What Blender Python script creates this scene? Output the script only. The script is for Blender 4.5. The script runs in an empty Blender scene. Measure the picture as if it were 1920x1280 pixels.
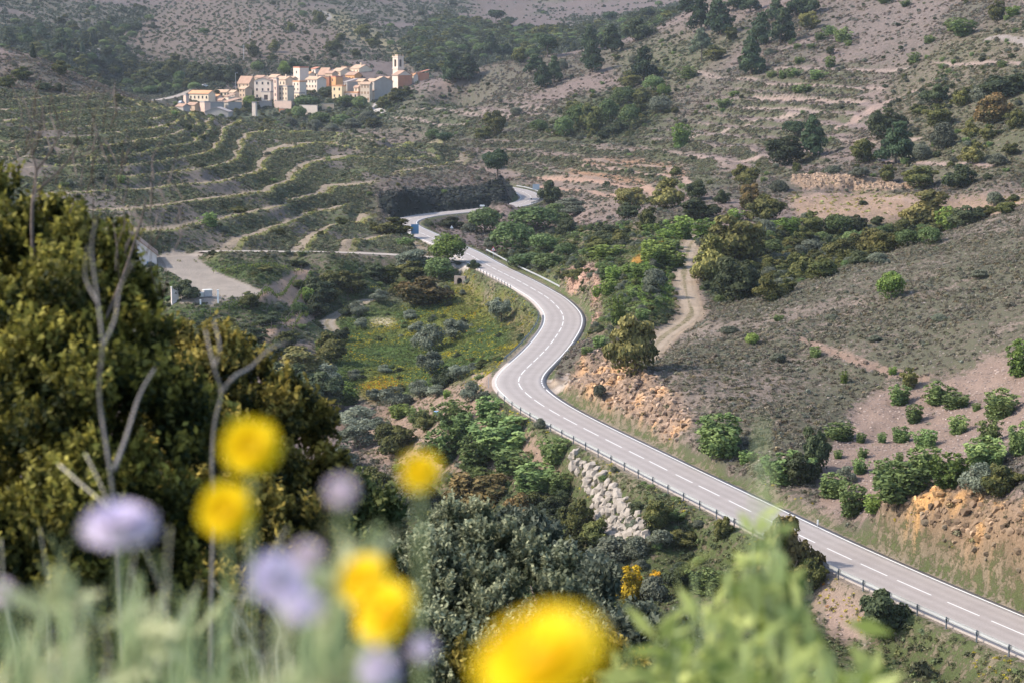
import bpy, bmesh, math, random
import numpy as np
from mathutils import Vector, Matrix
R = math.radians
sc = bpy.context.scene
COL = sc.collection

# ------------------------------------------------------------------ camera, sky, sun, exposure
F_PX, HORIZON, CAM_Z = 3733.0, 105.0, 44.7
PITCH = math.atan((640 - HORIZON) / F_PX)
cam_data = bpy.data.cameras.new("camera")
cam = bpy.data.objects.new("camera", cam_data); COL.objects.link(cam)
cam.location = (0, 0, CAM_Z)
cam.rotation_euler = (R(90) - PITCH, 0, 0)
cam_data.sensor_width = 36.0
cam_data.lens = F_PX / 1920 * 36.0
cam_data.clip_start = 0.05
cam_data.clip_end = 12000
cam_data.dof.use_dof = True
cam_data.dof.focus_distance = 260
cam_data.dof.aperture_fstop = 5.6
sc.camera = cam

SUN_EL, SUN_AZ = R(40), R(-91)          # azimuth measured from +Y, clockwise seen from above
world = bpy.data.worlds.new("World"); sc.world = world
world.use_nodes = True
wn = world.node_tree
bg = wn.nodes["Background"]
sky = wn.nodes.new("ShaderNodeTexSky"); sky.sky_type = 'NISHITA'; sky.sun_disc = False
sky.sun_elevation = SUN_EL; sky.sun_rotation = SUN_AZ % (2 * math.pi)
sky.dust_density = 1.5
wn.links.new(sky.outputs[0], bg.inputs[0]); bg.inputs[1].default_value = 0.15
sun_d = bpy.data.lights.new("sun", 'SUN'); sun_d.energy = 2.6; sun_d.angle = R(0.9); sun_d.color = (1.0, 0.9, 0.78)
sun = bpy.data.objects.new("sun", sun_d); COL.objects.link(sun)
sdir = Vector((math.sin(SUN_AZ) * math.cos(SUN_EL), math.cos(SUN_AZ) * math.cos(SUN_EL), math.sin(SUN_EL)))
sun.rotation_euler = sdir.to_track_quat('Z', 'Y').to_euler()
sun.location = sdir * 300
sc.view_settings.view_transform = 'Standard'; sc.view_settings.look = 'None'
sc.view_settings.gamma = 1.0; sc.view_settings.exposure = 1.25
sc.view_settings.use_curve_mapping = False
sc.cycles.use_denoising = True
sc.cycles.max_bounces = 5; sc.cycles.diffuse_bounces = 3; sc.cycles.transparent_max_bounces = 6
sc.cycles.volume_bounces = 0; sc.cycles.caustics_reflective = False; sc.cycles.caustics_refractive = False

# ------------------------------------------------------------------ projection helpers (photograph is 1920 x 1280)
HAZE = 0.00006
CP, SP = math.cos(PITCH), math.sin(PITCH)
def proj(x, y, z):
    dz = z - CAM_Z
    depth = y * CP - dz * SP
    up = y * SP + dz * CP
    return 960 + F_PX * x / depth, 640 - F_PX * up / depth
def ray(px, py):
    dx = (px - 960) / F_PX; du = (640 - py) / F_PX
    return np.array([dx, CP + du * SP, -SP + du * CP])     # y forward, z up
def WZ(px, py, z):
    r = ray(px, py); t = (z - CAM_Z) / r[2]
    return (r[0] * t, r[1] * t, z)
def WD(px, py, D):
    r = ray(px, py); t = D / r[1]
    return (r[0] * t, D, CAM_Z + r[2] * t)

# ------------------------------------------------------------------ numpy noise
def _hash(ix, iy, seed):
    n = (ix.astype(np.int64) * 374761393 + iy.astype(np.int64) * 668265263 + seed * 974634777) & 0x7fffffff
    n = (n ^ (n >> 13)) * 1274126177 & 0x7fffffff
    n = (n ^ (n >> 16)) * 668265263 & 0x7fffffff
    return ((n ^ (n >> 15)) & 0xffffff) / float(0xffffff)
def vnoise(x, y, seed=0):
    ix = np.floor(x); iy = np.floor(y); fx = x - ix; fy = y - iy
    fx = fx * fx * (3 - 2 * fx); fy = fy * fy * (3 - 2 * fy)
    a = _hash(ix, iy, seed); b = _hash(ix + 1, iy, seed); c = _hash(ix, iy + 1, seed); d = _hash(ix + 1, iy + 1, seed)
    return (a * (1 - fx) + b * fx) * (1 - fy) + (c * (1 - fx) + d * fx) * fy
def fbm(x, y, seed=0, octaves=4):
    s = 0; a = 0.5; t = 0
    for o in range(octaves):
        s = s + a * vnoise(x, y, seed + o); t += a; a *= 0.5
        x = x * 2.03 + 17.1; y = y * 2.03 + 5.7
    return s / t
def sstep(a, b, v):
    t = np.clip((v - a) / (b - a), 0, 1); return t * t * (3 - 2 * t)

# ------------------------------------------------------------------ main road centre line (plan, z = 0)
DASH = [(883.75,479.8),(893.4,485.6),(902.8,491.6),(911.9,495.9),(922.8,502.2),(933.4,507.5),(944.4,513),(956.9,519.1),(969.4,525.3),(981.4,531.9),(993.9,538.75),(1007.2,546.7),(1020.8,554.5),(1031.9,562.7),(1042.7,572.8),(1050.9,582.5),(1056.2,592.3),(1056.2,603.9),(1052.6,615.2),(1045.9,625.8),(1038.4,636.9),(1029.6,648.1),(1019.7,659.4),(1008.4,670.6),(996.25,681.9),(984,693.5),(973.4,706.25),(970.9,719.4),(982.6,734),(1002.8,750.3),(1028.3,766.8),(1059.5,784.2),(1095.9,803.4),(1134.2,822.7),(1176.4,843.9),(1219.5,865.3),(1266.8,889.2),(1315.3,912.8),(1367.2,938.4),(1424,966.5),(1484,995.8),(1545.9,1025.6),(1610.5,1055.2),(1686.4,1089.5),(1769.5,1125.6),(1861,1164.5),(1960,1207),(2070,1253),(2200,1308)]
FAR = [(930,349.5),(950,352.5),(972,357),(989,364),(996,371.5),(985,379.5),(960,386.5),(930,390.2),(890,394.8),(850,398.3),(815,401.8),(785,406.6),(765,412),(758,419),(768,427),(788,436.5),(812,447),(838,458.5),(862,469)]
def smooth_poly(P, n_iter=2):
    P = np.asarray(P, float)
    for _ in range(n_iter):
        Q = P.copy(); Q[1:-1] = 0.25 * P[:-2] + 0.5 * P[1:-1] + 0.25 * P[2:]; P = Q
    return P
def resample(P, step):
    P = np.asarray(P, float); d = np.r_[0, np.cumsum(np.linalg.norm(np.diff(P, axis=0), axis=1))]
    n = max(2, int(round(d[-1] / step)) + 1); t = np.linspace(0, d[-1], n)
    return np.stack([np.interp(t, d, P[:, k]) for k in range(P.shape[1])], 1)
def catmull(P, sub=8):
    P = np.asarray(P, float); P = np.vstack([2 * P[0] - P[1], P, 2 * P[-1] - P[-2]]); out = []
    for i in range(1, len(P) - 2):
        p0, p1, p2, p3 = P[i - 1:i + 3]
        for k in range(sub):
            t = k / sub
            out.append(0.5 * ((2 * p1) + (-p0 + p2) * t + (2 * p0 - 5 * p1 + 4 * p2 - p3) * t * t + (-p0 + 3 * p1 - 3 * p2 + p3) * t ** 3))
    out.append(P[-2]); return np.array(out)
_far = [WZ(x, y, 0)[:2] for x, y in FAR]
_hidden = [(-95, 905), (-75, 860), (-48, 800), (-28, 745), (-14, 705)]
_near = [WZ(x, y, 0)[:2] for x, y in DASH]
ROAD = np.array(_hidden + _far + _near)
ROAD = smooth_poly(resample(catmull(ROAD), 1.5), 10)
DASH_W = smooth_poly(np.array(_near), 1)
HALF = 3.2
def offset_line(P, d):
    T = np.gradient(P, axis=0); T /= np.linalg.norm(T, axis=1)[:, None]
    N = np.stack([-T[:, 1], T[:, 0]], 1)
    return P + N * np.asarray(d).reshape(-1, 1) if np.ndim(d) else P + N * d

# minor tracks: pixel path with height, half width
TRACKS = {
 'service_road': ([(872,488,0.0),(850,491,0.05),(820,487,0.15),(780,481,0.35),(740,478,0.6),(700,476,0.9),(650,474,1.3),(600,472.5,1.9),(540,472,2.5),(480,471.5,3.0),(420,471.5,3.5),(375,472.5,3.8)], 1.9),
 'farm_yard': ([(322,482,3.2),(345,500,2.0),(385,522,0.8),(420,540,0.2),(445,549,0.1)], 4.6),
 'dirt_track': ([(1322,436,5.6),(1300,450,5.4),(1290,470,5.2),(1284,500,4.9),(1283,530,4.4),(1290,560,4.0),(1297,585,3.6),(1280,605,3.4),(1245,628,3.4),(1215,660,3.4),(1180,685,2.9),(1120,706,1.2),(1060,717,0.2),(1025,720,0.0)], 1.55),
 'field_path': ([(690,562,-5.5),(650,580,-6.8),(622,594,-7.4),(612,606,-7.8),(624,624,-8.4)], 1.3),
 'village_road': ([(245,190,21.7),(290,188,21.8),(330,181,23.1),(355,172,25.3),(372,163,27.7),(390,158,28.9),(420,156,29.4)], 2.6),
 'hill_road': ([(60,107,44.1),(95,103,45.3),(130,99,46.5),(165,95,47.75),(190,90,49.3)], 3.0),
}
def track_world(name):
    pts, hw = TRACKS[name]
    P = np.array([WZ(x, y, z) if abs(z) < 900 else (0,0,0) for x, y, z in pts])
    return P, hw
# ------------------------------------------------------------------ terrain control points
LV = [ # (terrace index, height, [(px, py), ...]) outer edges of the vine terraces on the left hill
 (0.15, .3, [(798,481),(805,469),(784,452)]),
 (1.0, 1.2, [(659,474),(678,458),(708,448),(750,439)]),
 (2.0, 2.9, [(572,471),(587,454),(613,433),(644,418),(672,413),(700,420)]),
 (3.0, 5.0, [(0,468),(200,466),(418,467),(456,449),(512,428),(568,404),(597,397),(625,396),(655,398)]),
 (4.0, 7.8, [(0,440),(150,436),(278,435.6),(306,432),(362,422.5),(419,414),(475,400),(531,379),(560,374),(590,368),(620,350),(655,331)]),
 (5.0, 11.2, [(0,405),(120,402),(252,397.5),(312,389),(375,380),(437,367),(480,362),(507,361),(524,355),(547,341),(563,322),(610,305),(660,292)]),
 (6.0, 14.0, [(0,372),(120,366),(217,360),(275,354),(325,346),(400,342),(454,330),(488,322),(492,309),(500,300),(516,285),(563,278),(626,267),(649,258),(687,253),(750,250)]),
 (7.0, 16.5, [(0,338),(70,337),(175,333),(250,330),(325,327),(375,320),(425,307),(444,300),(446,286),(449,265),(462,252),(493,247),(563,250),(626,254)]),
 (8.0, 18.8, [(0,312),(120,310),(200,309),(265,306),(325,299),(375,290),(398,284),(408,274),(411,258),(424,239),(438,230),(460,228.5),(516,233),(563,238),(657,240),(700,244)]),
 (9.0, 21.0, [(0,291),(100,291),(170,291),(225,289),(275,285),(325,272),(362,257),(384,235),(400,225)]),
 (10.0, 22.6, [(0,276),(100,274),(190,277),(250,271),(312,258),(340,250)]),
 (11.0, 24.3, [(0,262),(60,263),(130,260),(200,252),(250,246),(312,236),(335,227),(350,218)]),
 (12.0, 25.6, [(0,250),(82,246),(175,235),(250,227),(300,222)]),
 (13.0, 26.8, [(0,239),(92,234),(175,222),(250,213),(300,208)]),
 (14.0, 28.0, [(0,229),(62,222),(112,212),(200,204),(260,200)]),
 (15.0, 29.4, [(0,212),(60,204),(130,197),(220,192)]),
 (16.0, 31.0, [(0,192),(75,188),(160,182),(200,181)]),
 (4.0, 9.0, [(739,321),(792,317),(855,306)]),
 (5.0, 11.0, [(691,322),(729,309),(771,298),(824,281)]),
 (6.0, 12.8, [(690,281),(718,273),(771,264),(803,261)]),
]
CPTS = []; TPTS = []
for t, z, pts in LV:
    for i, (px, py) in enumerate(pts):
        w = WZ(px, py, z); CPTS.append(w); TPTS.append((w[0], w[1], t))
def cz(z, *pts):
    for p in pts: CPTS.append(WZ(p[0], p[1], z))
def cd(*pts):
    for px, py, D in pts: CPTS.append(WD(px, py, D))
def cw(*pts):
    for p in pts: CPTS.append(p)
for p in ROAD[::14]: CPTS.append((p[0], p[1], 0.0))
for n in TRACKS:
    P, hw = track_world(n)
    for p in P: CPTS.append(tuple(p))
# yard and lower terraces left of the meadow
cz(0.0, (395,560),(470,545)); cz(2.6,(420,500)); cz(1.5,(480,515),(450,498)); cz(3.0,(480,480),(600,480),(540,482)); cz(0.8,(560,495),(640,500)); cz(-2.5,(660,530),(600,530))
cz(-1.5, (520,540),(545,520),(560,515)); cz(-3.0,(530,565),(520,600),(600,560)); cz(-4.5,(560,600),(500,610),(450,625)); cz(-3.0,(400,600),(300,590)); cz(-7.0,(400,680),(550,640),(300,700))
cz(0.2,(250,540),(200,520),(330,560)); cz(3.5,(250,480),(100,490)); cz(-7.6,(600,640),(590,600))
# meadow and stream
cz(-8.0,(640,620),(700,600),(760,625)); cz(-9.0,(650,680),(720,660),(760,690)); cz(-10.0,(680,730),(640,760)); cz(-11.5,(650,800),(600,800)); cz(-6.5,(760,575),(800,590)); cz(-5.5,(840,600),(740,540)); cz(-1.8,(800,505),(760,500)); cz(-3.2,(700,510),(690,535)); cz(-4.2,(860,530),(830,545))
cz(-3.0,(905,545),(950,575)); cz(-3.6,(975,600),(960,625),(930,650)); cz(-6.5,(870,640),(880,610),(900,590)); cz(-6.6,(870,670)); cz(-7.8,(830,650),(820,690)); cz(-3.0,(890,690)); cz(-1.5,(880,725)); cz(-7.5,(800,730),(780,770)); cz(-1.2,(900,745)); cz(-3.5,(850,760)); cz(-4.5,(830,790)); cz(-9.5,(730,800),(760,850)); cz(-2.6,(930,790)); cz(-3.9,(880,830)); cz(-1.1,(985,800),(1000,815)); cz(-4.2,(970,850)); cz(-6.2,(900,880)); cz(-8.2,(820,880)); cz(-2.2,(1040,860)); cz(-4.3,(1020,900)); cz(-5.7,(960,930))
# boulder wall below the road
cz(-.8,(1085,853),(1140,880),(1200,925),(1240,960)); cz(-1.2,(1100,868),(1150,905),(1200,955),(1225,985)); cz(-4.8,(1085,940)); cz(-6,(1120,1000),(1165,1040)); cz(-7.0,(1060,970),(1100,1040)); cz(-3.2,(1180,1000))
cz(-.6,(1300,965),(1400,1015),(1500,1060)); cz(-3,(1290,1030),(1400,1075),(1500,1120)); cz(-1.0,(1600,1110),(1700,1150),(1800,1195),(1900,1240)); cz(-3.0,(1600,1160),(1700,1215),(1800,1270))
# right-hand hillside in front
cz(.3,(1060,757),(1110,778),(1180,812),(1260,850),(1350,893),(1420,926),(1500,962),(1600,1008),(1700,1051),(1800,1096),(1900,1138),(2000,1185),(2100,1230))
cz(.9,(1080,745),(1140,780)); cz(3.4,(1110,672),(1150,690)); cz(4.0,(1200,715)); cz(4.4,(1260,735)); cz(2.3,(1220,770)); cz(2.6,(1290,800)); cz(1.8,(1180,770)); cz(.8,(1250,820)); cz(3.4,(1350,800)); cz(1.4,(1400,870)); cz(3.5,(1450,830)); cz(1.5,(1480,900)); cz(1.9,(1560,900)); cz(1.0,(1560,950)); cz(.9,(1610,975)); cz(2.6,(1640,940)); cz(5.4,(1720,925)); cz(4.6,(1655,925)); cz(6.5,(1800,920)); cz(7.4,(1920,955),(2000,990)); cz(8.1,(1900,900)); cz(9,(2100,1000))
cz(2.8,(1620,870)); cz(3.5,(1700,830)); cz(5.4,(1800,810)); cz(7.5,(1900,800)); cz(3.5,(1600,780)); cz(5.2,(1700,740)); cz(7.1,(1820,720)); cz(9.4,(1920,690)); cz(12,(2050,700))
cz(4.5,(1400,740),(1500,740)); cz(5.0,(1330,690)); cz(4.6,(1260,680)); cz(6.0,(1450,660)); cz(7.5,(1560,640)); cz(9.5,(1700,620)); cz(12,(1850,600)); cz(14,(2000,600))
cz(4.2,(1240,625)); cz(5.4,(1330,592)); cz(6.6,(1400,572)); cz(7.8,(1470,548)); cz(9.0,(1540,520)); cz(11,(1640,480)); cz(13,(1740,448)); cz(15.5,(1840,415)); cz(17.5,(1920,392)); cz(21,(2050,350)); cz(26,(2200,300))
# hollow behind that ridge
cd((1380,560,345),(1400,520,370),(1480,540,352),(1480,500,385),(1560,470,420),(1600,490,400),(1680,440,435),(1760,430,440),(1850,400,455),(1950,360,480),(1360,480,395),(1320,510,368))
# spur between main road and dirt track
cz(.4,(1100,600),(1090,620),(1050,550),(1000,515),(950,488)); cz(-3.0,(960,470),(1000,490),(1050,520)); cz(-4.5,(1020,460),(960,440),(1080,430)); cz(-2.5,(860,425),(900,415)); cz(-3.5,(900,450)); cz(-2.5,(1050,400),(960,410)); cz(-1.0,(1000,398))
cz(1.2,(1100,590)); cz(5.0,(1110,520)); cz(3.5,(1060,505)); cz(4.5,(1150,560)); cz(4.6,(1180,600)); cz(3.0,(1140,620),(1110,650)); cz(6.6,(1180,500)); cz(6.4,(1240,520)); cz(6.2,(1240,560)); cz(7.8,(1230,460)); cz(7.4,(1270,440)); cz(4.5,(1120,460)); cz(5.5,(1170,430)); cz(7.5,(1220,400)); cz(2.0,(1100,430))
# far side of the bend and beyond
cz(.6,(1030,370),(1010,350),(960,345)); cz(1.5,(1100,390),(1060,370)); cz(3.0,(1100,350),(1180,380)); cz(5.0,(1050,320),(1200,350)); cz(3.0,(970,330)); cz(7.0,(960,290),(1100,310)); cz(9.0,(1250,330),(1300,370)); cz(8.0,(1350,420),(1450,410)); cz(9.0,(1600,400)); cz(10.0,(1800,385)); cz(9.8,(1400,370)); cz(9.6,(1500,380))
cz(9.6,(1480,350),(1600,366),(1740,372)); cz(13.5,(1480,332),(1600,336),(1720,352)); cz(14,(1850,350))
cd((900,285,780),(900,265,810),(1000,270,790),(1100,280,760),(1200,290,720),(1300,300,680),(1400,310,620))
cd((740,225,960),(780,215,950),(820,250,860),(860,262,835),(870,230,900),(850,190,985),(800,175,1020),(860,140,1040),(930,120,1040),(940,200,930),(1000,170,950),(1000,105,1060),(1100,200,880),(1100,130,980),(1100,90,1060),(1200,220,820),(1200,140,930),(1200,70,1060),(1290,20,1130),(1300,100,930),(1300,200,810),(1300,250,760),(1400,250,700),(1400,150,810),(1400,50,960),(1500,20,960),(1500,100,830),(1500,200,720),(1500,280,620),(1600,300,560),(1600,200,690),(1600,100,800),(1600,20,930),(1700,20,880),(1700,100,760),(1700,180,680),(1700,250,590),(1700,310,540),(1800,320,500),(1800,250,560),(1800,150,650),(1800,80,730),(1800,10,820),(1900,330,480),(1900,250,520),(1900,150,600),(1900,70,690),(1920,-20,800),(2050,250,470),(2050,100,620),(2200,150,500),(2200,-50,700),(1400,-60,1100),(1600,-80,1080),(1800,-80,980),(2000,-100,900))
# back of the right hill drops into the far valley
cw((-20,1150,28),(30,1200,34),(75,1250,45),(110,1320,70),(200,1300,100),(330,1200,130))
# left hill: crest and back side, dark knoll, gorge before the village
cd((0,150,700),(60,120,720),(120,160,700),(-100,90,720),(-200,150,560),(-100,230,500),(-100,330,450),(-150,420,420),(-300,300,420))
cd((0,95,760),(60,100,765),(-100,60,800),(110,145,725),(160,168,720),(230,186,700),(300,204,690))
cw((-150,820,25),(-100,800,15),(-190,860,32),(-60,800,9),(-30,830,7),(-45,900,5),(-90,900,8),(-130,930,12),(-175,930,18))
cz(0.6,(700,409),(730,406),(800,397),(880,389),(930,384)); cz(6.4,(712,362),(760,362),(800,359),(850,357),(900,353)); cz(5.6,(940,340),(955,360)); cz(7.2,(880,320),(920,325)); cz(4.8,(650,440)); cz(2.0,(720,430)); cz(8,(690,350)); cz(6.2,(640,380),(680,385))
cz(9,(840,272)); cz(7,(880,290)); cz(4,(930,310)); cz(3,(860,262))
# village knoll and gully in front
cd((330,215,1010),(420,222,1030),(500,225,1030),(560,222,1035),(640,215,1045),(700,205,1050),(740,195,1060),(600,240,960),(680,235,960),(540,236,960))
cd((340,192,1060),(400,195,1070),(460,190,1085),(520,188,1085),(580,190,1080),(640,185,1085),(700,175,1095),(760,163,1100),(800,150,1100))
cd((450,155,1150),(540,150,1150),(620,140,1150),(700,140,1150),(790,140,1150),(380,155,1120),(300,168,1130),(200,160,1150),(100,140,1100))
# hills behind
cd((0,100,1150),(100,112,1130),(200,120,1230),(300,130,1240),(0,50,1350),(100,60,1330),(200,60,1420),(300,60,1500),(300,0,1750),(100,0,1600),(0,0,1550),(-200,50,1250),(-200,-50,1600))
cd((400,120,1250),(400,60,1450),(400,0,1750),(500,120,1240),(500,60,1420),(500,0,1750),(600,100,1300),(600,50,1500),(600,0,1800),(700,110,1260),(700,50,1550),(700,0,1900),(780,120,1200),(830,100,1320),(900,80,1400),(960,70,1500),(780,40,1700),(860,0,2100),(900,35,1700),(1000,50,1650),(1000,0,2200),(1100,50,1600),(1100,0,2100),(1200,20,1800),(1250,0,1950),(1300,-40,2100),(1500,-150,2200))
for px, py in ((-300,-150),(0,-160),(300,-160),(600,-150),(900,-130),(1200,-150)): cd((px,py,2500))
for px, py in ((-400,-260),(0,-280),(500,-280),(900,-280),(1400,-300),(1900,-300),(2400,-300)): cd((px,py,3400))
# the hillside the photograph is taken from
for x, y, z in ((0,-15,44.5),(-15,-12,45),(15,-12,44),(-35,-12,46),(35,-12,42),(0,0,43.0),(-10,0,43.4),(10,0,42.4),(-25,0,44),(25,0,40.5),(0,3,42.5),(0,8,41.2),(-8,8,41.5),(8,8,40.4),(0,15,38.9),(-10,15,39.4),(8,15,38.2),(20,15,36.5),(-25,15,39.5),
    (0,25,35.5),(-12,25,36.0),(12,25,34.2),(0,40,31),(-15,40,31.5),(15,40,28.5),(30,40,24),(-30,40,31),(0,60,25.3),(-20,60,25.5),(15,60,22.2),(32,60,16),(-45,60,24),(0,80,19.5),(-20,80,19.5),(14,80,16.0),(30,80,9),(-50,80,17),
    (0,100,14),(-25,100,13),(14,100,10.5),(30,100,3),(-55,100,9),(0,125,6),(-28,125,4),(14,125,3.5),(32,125,-3.5),(-65,125,0),(48,125,-4),(0,160,-4),(-30,160,-5),(18,150,-1.5),(-75,160,-8),(70,110,0),(55,85,6),(0,190,-9),(-35,200,-12),(-80,200,-14),(10,180,-6),(-5,230,-10.5),(-45,250,-13),(-90,260,-14),(-130,240,-12),(-130,160,-4),(-110,330,-9),(-140,400,-2),(-180,330,-4)):
    cw((x, y, z))

CPTS = np.array(CPTS, float); TPTS = np.array(TPTS, float)
APX = 60.0
def warp(x, y):
    yy = y + APX
    return np.stack([x / yy * 1.0, np.log(yy) * 0.55], -1)
def rbf_fit(P, V, reg=1e-4):
    d = np.linalg.norm(P[:, None] - P[None], axis=2)
    n = len(P); A = np.zeros((n + 3, n + 3)); A[:n, :n] = d - np.eye(n) * -reg * -1
    A[:n, n] = 1; A[:n, n + 1:] = P; A[n, :n] = 1; A[n + 1:, :n] = P.T
    return np.linalg.solve(A, np.r_[V, 0, 0, 0])
def rbf_eval(P, w, Q):
    out = np.empty(len(Q)); n = len(P)
    Q32 = Q.astype(np.float32); P32 = P.astype(np.float32); w32 = w[:n].astype(np.float32)
    for i in range(0, len(Q), 20000):
        q = Q32[i:i + 20000]
        d = np.sqrt((q[:, None, 0] - P32[None, :, 0]) ** 2 + (q[:, None, 1] - P32[None, :, 1]) ** 2)
        out[i:i + 20000] = d @ w32
    return out + w[n] + Q @ w[n + 1:]
def dedupe(P, V, tol=0.0015):
    keep = []
    for i in range(len(P)):
        if all(np.hypot(*(P[i] - P[j])) > tol for j in keep): keep.append(i)
    return P[keep], V[keep]

# grid: fan-shaped sheet, finer inside the valley
s_in = np.linspace(-0.27, 0.27, 760)
s_out = 0.27 + np.cumsum(np.linspace(0.0012, 0.02, 36))
S = np.r_[-s_out[::-1], s_in, s_out]
rows = [46.0]
while rows[-1] < 3700:
    y = rows[-1]; st = 0.008 if y < 150 else (0.0034 if y < 900 else (0.0052 if y < 2000 else 0.012))
    rows.append(y * (1 + st))
YY = np.array(rows); NS, NR = len(S), len(YY)
GX = S[None, :] * YY[:, None]; GY = np.repeat((YY - APX)[:, None], NS, 1)
cs, cr = np.unique(np.r_[np.arange(0, NS, 4), NS - 1]), np.unique(np.r_[np.arange(0, NR, 4), NR - 1])
cgx = GX[np.ix_(cr, cs)]; cgy = GY[np.ix_(cr, cs)]
Qc = warp(cgx.ravel(), cgy.ravel())
Pw, Vw = dedupe(warp(CPTS[:, 0], CPTS[:, 1]), CPTS[:, 2])
def refine(A):
    B = np.empty((len(cr), NS))
    for i in range(len(cr)): B[i] = np.interp(S, S[cs], A[i])
    C = np.empty((NR, NS)); ly = np.log(YY); lc = ly[cr]
    idx = np.clip(np.searchsorted(lc, ly, side='right') - 1, 0, len(cr) - 2)
    t = ((ly - lc[idx]) / (lc[idx + 1] - lc[idx]))[:, None]
    return B[idx] * (1 - t) + B[idx + 1] * t
Z = refine(rbf_eval(Pw, rbf_fit(Pw, Vw), Qc).reshape(cgx.shape))
Tw, Tv = dedupe(warp(TPTS[:, 0], TPTS[:, 1]), TPTS[:, 2])
TI = refine(rbf_eval(Tw, rbf_fit(Tw, Tv), Qc).reshape(cgx.shape))
# soften the facets left by interpolation
def blur(A, n=1):
    for _ in range(n):
        B = A.copy(); B[1:-1, 1:-1] = (A[1:-1, 1:-1] * 4 + A[:-2, 1:-1] + A[2:, 1:-1] + A[1:-1, :-2] + A[1:-1, 2:]) / 8; A = B
    return A
Z = blur(Z, 3)

def boxblur(A, r, n=2):
    for _ in range(n):
        for ax in (0, 1):
            P_ = np.pad(A, [(r + 1, r) if a == ax else (0, 0) for a in (0, 1)], mode='edge'); c = np.cumsum(P_, axis=ax)
            A = (c[2 * r + 1:] - c[:-2 * r - 1]) / (2 * r + 1) if ax == 0 else (c[:, 2 * r + 1:] - c[:, :-2 * r - 1]) / (2 * r + 1)
    return A
def in_poly(px, py, poly):
    inside = np.zeros(px.shape, bool); n = len(poly)
    for i in range(n):
        x1, y1 = poly[i]; x2, y2 = poly[(i + 1) % n]
        if y1 == y2: continue
        c = (y1 > py) != (y2 > py)
        inside ^= c & (px < (x2 - x1) * (py - y1) / (y2 - y1) + x1)
    return inside
PX, PY = proj(GX, GY, Z)
def zone(poly, d0, d1, warp_px=5.0, soft=2, seed=3):
    """a patch of ground given by its outline on the slope and its range of distance; returns a soft mask on the sheet"""
    r0, r1 = np.searchsorted(YY - APX, [d0, d1]); m = np.zeros(GX.shape)
    gx, gy = GX[r0:r1], GY[r0:r1]
    wx = (fbm(gx * 0.12, gy * 0.12, seed) - .5) * 4 * warp_px; wy = (fbm(gx * 0.12, gy * 0.12, seed + 9) - .5) * 2 * warp_px
    m[r0:r1] = in_poly(PX[r0:r1] + wx, PY[r0:r1] + wy, poly)
    q0 = max(0, r0 - 12); m[q0:r1 + 12] = boxblur(m[q0:r1 + 12], soft) if soft > 1 else blur(m[q0:r1 + 12], 1)
    return m

# vine terraces on the left hill
hill_l = zone([(-700,460),(0,466),(418,471),(572,473),(660,476),(798,484),(812,468),(770,436),(705,420),(690,380),(700,335),(735,326),(870,312),(880,290),(830,262),(700,236),(560,228),(440,222),(340,205),(230,184),(100,176),(-700,130)], 395, 860, 0, 4)
fr = TI - np.floor(TI)
def stepf(f): return sstep(0.36, 1.0, f)
gain = 2.5 * np.where(TI > 9.5, 0.62, 1.0) * sstep(0.2, 1.5, TI)
terr = hill_l * sstep(-0.5, 0.3, TI) * (1 - sstep(16.0, 16.8, TI))
Z = Z + terr * gain * (stepf(fr) - fr)
tread = terr * (fr < 0.33)
lip = terr * ((fr < 0.09) | (fr > 0.965))

# low banks on the broad right-hand slope
hill_r = zone([(720,225),(860,200),(1050,190),(1250,230),(1420,130),(1640,120),(1620,230),(1560,300),(1480,330),(1250,345),(1060,345),(960,330),(890,292)], 480, 1020, 6, 8)
qb = Z / 2.9 + 0.9 * fbm(GX * .012, GY * .012, 77)
fb = qb - np.floor(qb)
bank_r = hill_r * sstep(0.52, 0.62, fb) * (1 - sstep(.9, .97, fb)); lipr = hill_r * ((fb > .0) & (fb < .16)) * sstep(.40, .55, fbm(GX * .03, GY * .03, 78))
Z = Z + hill_r * 2.0 * (sstep(.5, 1, fb) - fb)
PX, PY = proj(GX, GY, Z)

# ground roughness
def dist_line(P, maxd=30.0):
    """distance to a polyline (and height along it) for the sheet, evaluated near the line only"""
    D = np.full(GX.shape, 1e3); H = np.zeros(GX.shape); P = np.asarray(P, float); yr = YY - APX
    for i in range(len(P) - 1):
        a = P[i]; b = P[i + 1]
        r0 = np.searchsorted(yr, min(a[1], b[1]) - maxd); r1 = np.searchsorted(yr, max(a[1], b[1]) + maxd)
        if r1 <= r0: continue
        ylo = max(20.0, yr[r0] + APX); xl = min(a[0], b[0]) - maxd; xh = max(a[0], b[0]) + maxd; yhi = yr[min(r1, NR - 1)] + APX
        c0 = np.searchsorted(S, min(xl / ylo, xl / yhi)); c1 = np.searchsorted(S, max(xh / ylo, xh / yhi))
        if c1 <= c0: continue
        sl = (slice(r0, r1), slice(c0, c1)); x = GX[sl]; y = GY[sl]
        ab = b[:2] - a[:2]; L = (ab ** 2).sum() + 1e-9
        t = np.clip(((x - a[0]) * ab[0] + (y - a[1]) * ab[1]) / L, 0, 1)
        d = np.hypot(x - a[0] - ab[0] * t, y - a[1] - ab[1] * t)
        k = d < D[sl]; D[sl][k] = d[k]
        if P.shape[1] > 2: H[sl][k] = (a[2] + (b[2] - a[2]) * t)[k]
    return D, H
rough = (fbm(GX * .35, GY * .35, 11, 4) - .5) * 0.9 + (fbm(GX * .06, GY * .06, 5, 3) - .5) * 1.8 * sstep(60, 200, GY)
rough = rough * (1 - 0.8 * tread) * sstep(-20, 30, GY)
cliff = zone([(704,366),(760,360),(800,356),(870,352),(940,336),(962,380),(930,388),(820,400),(735,412),(712,400)], 530, 690, 2, 1)
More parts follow.
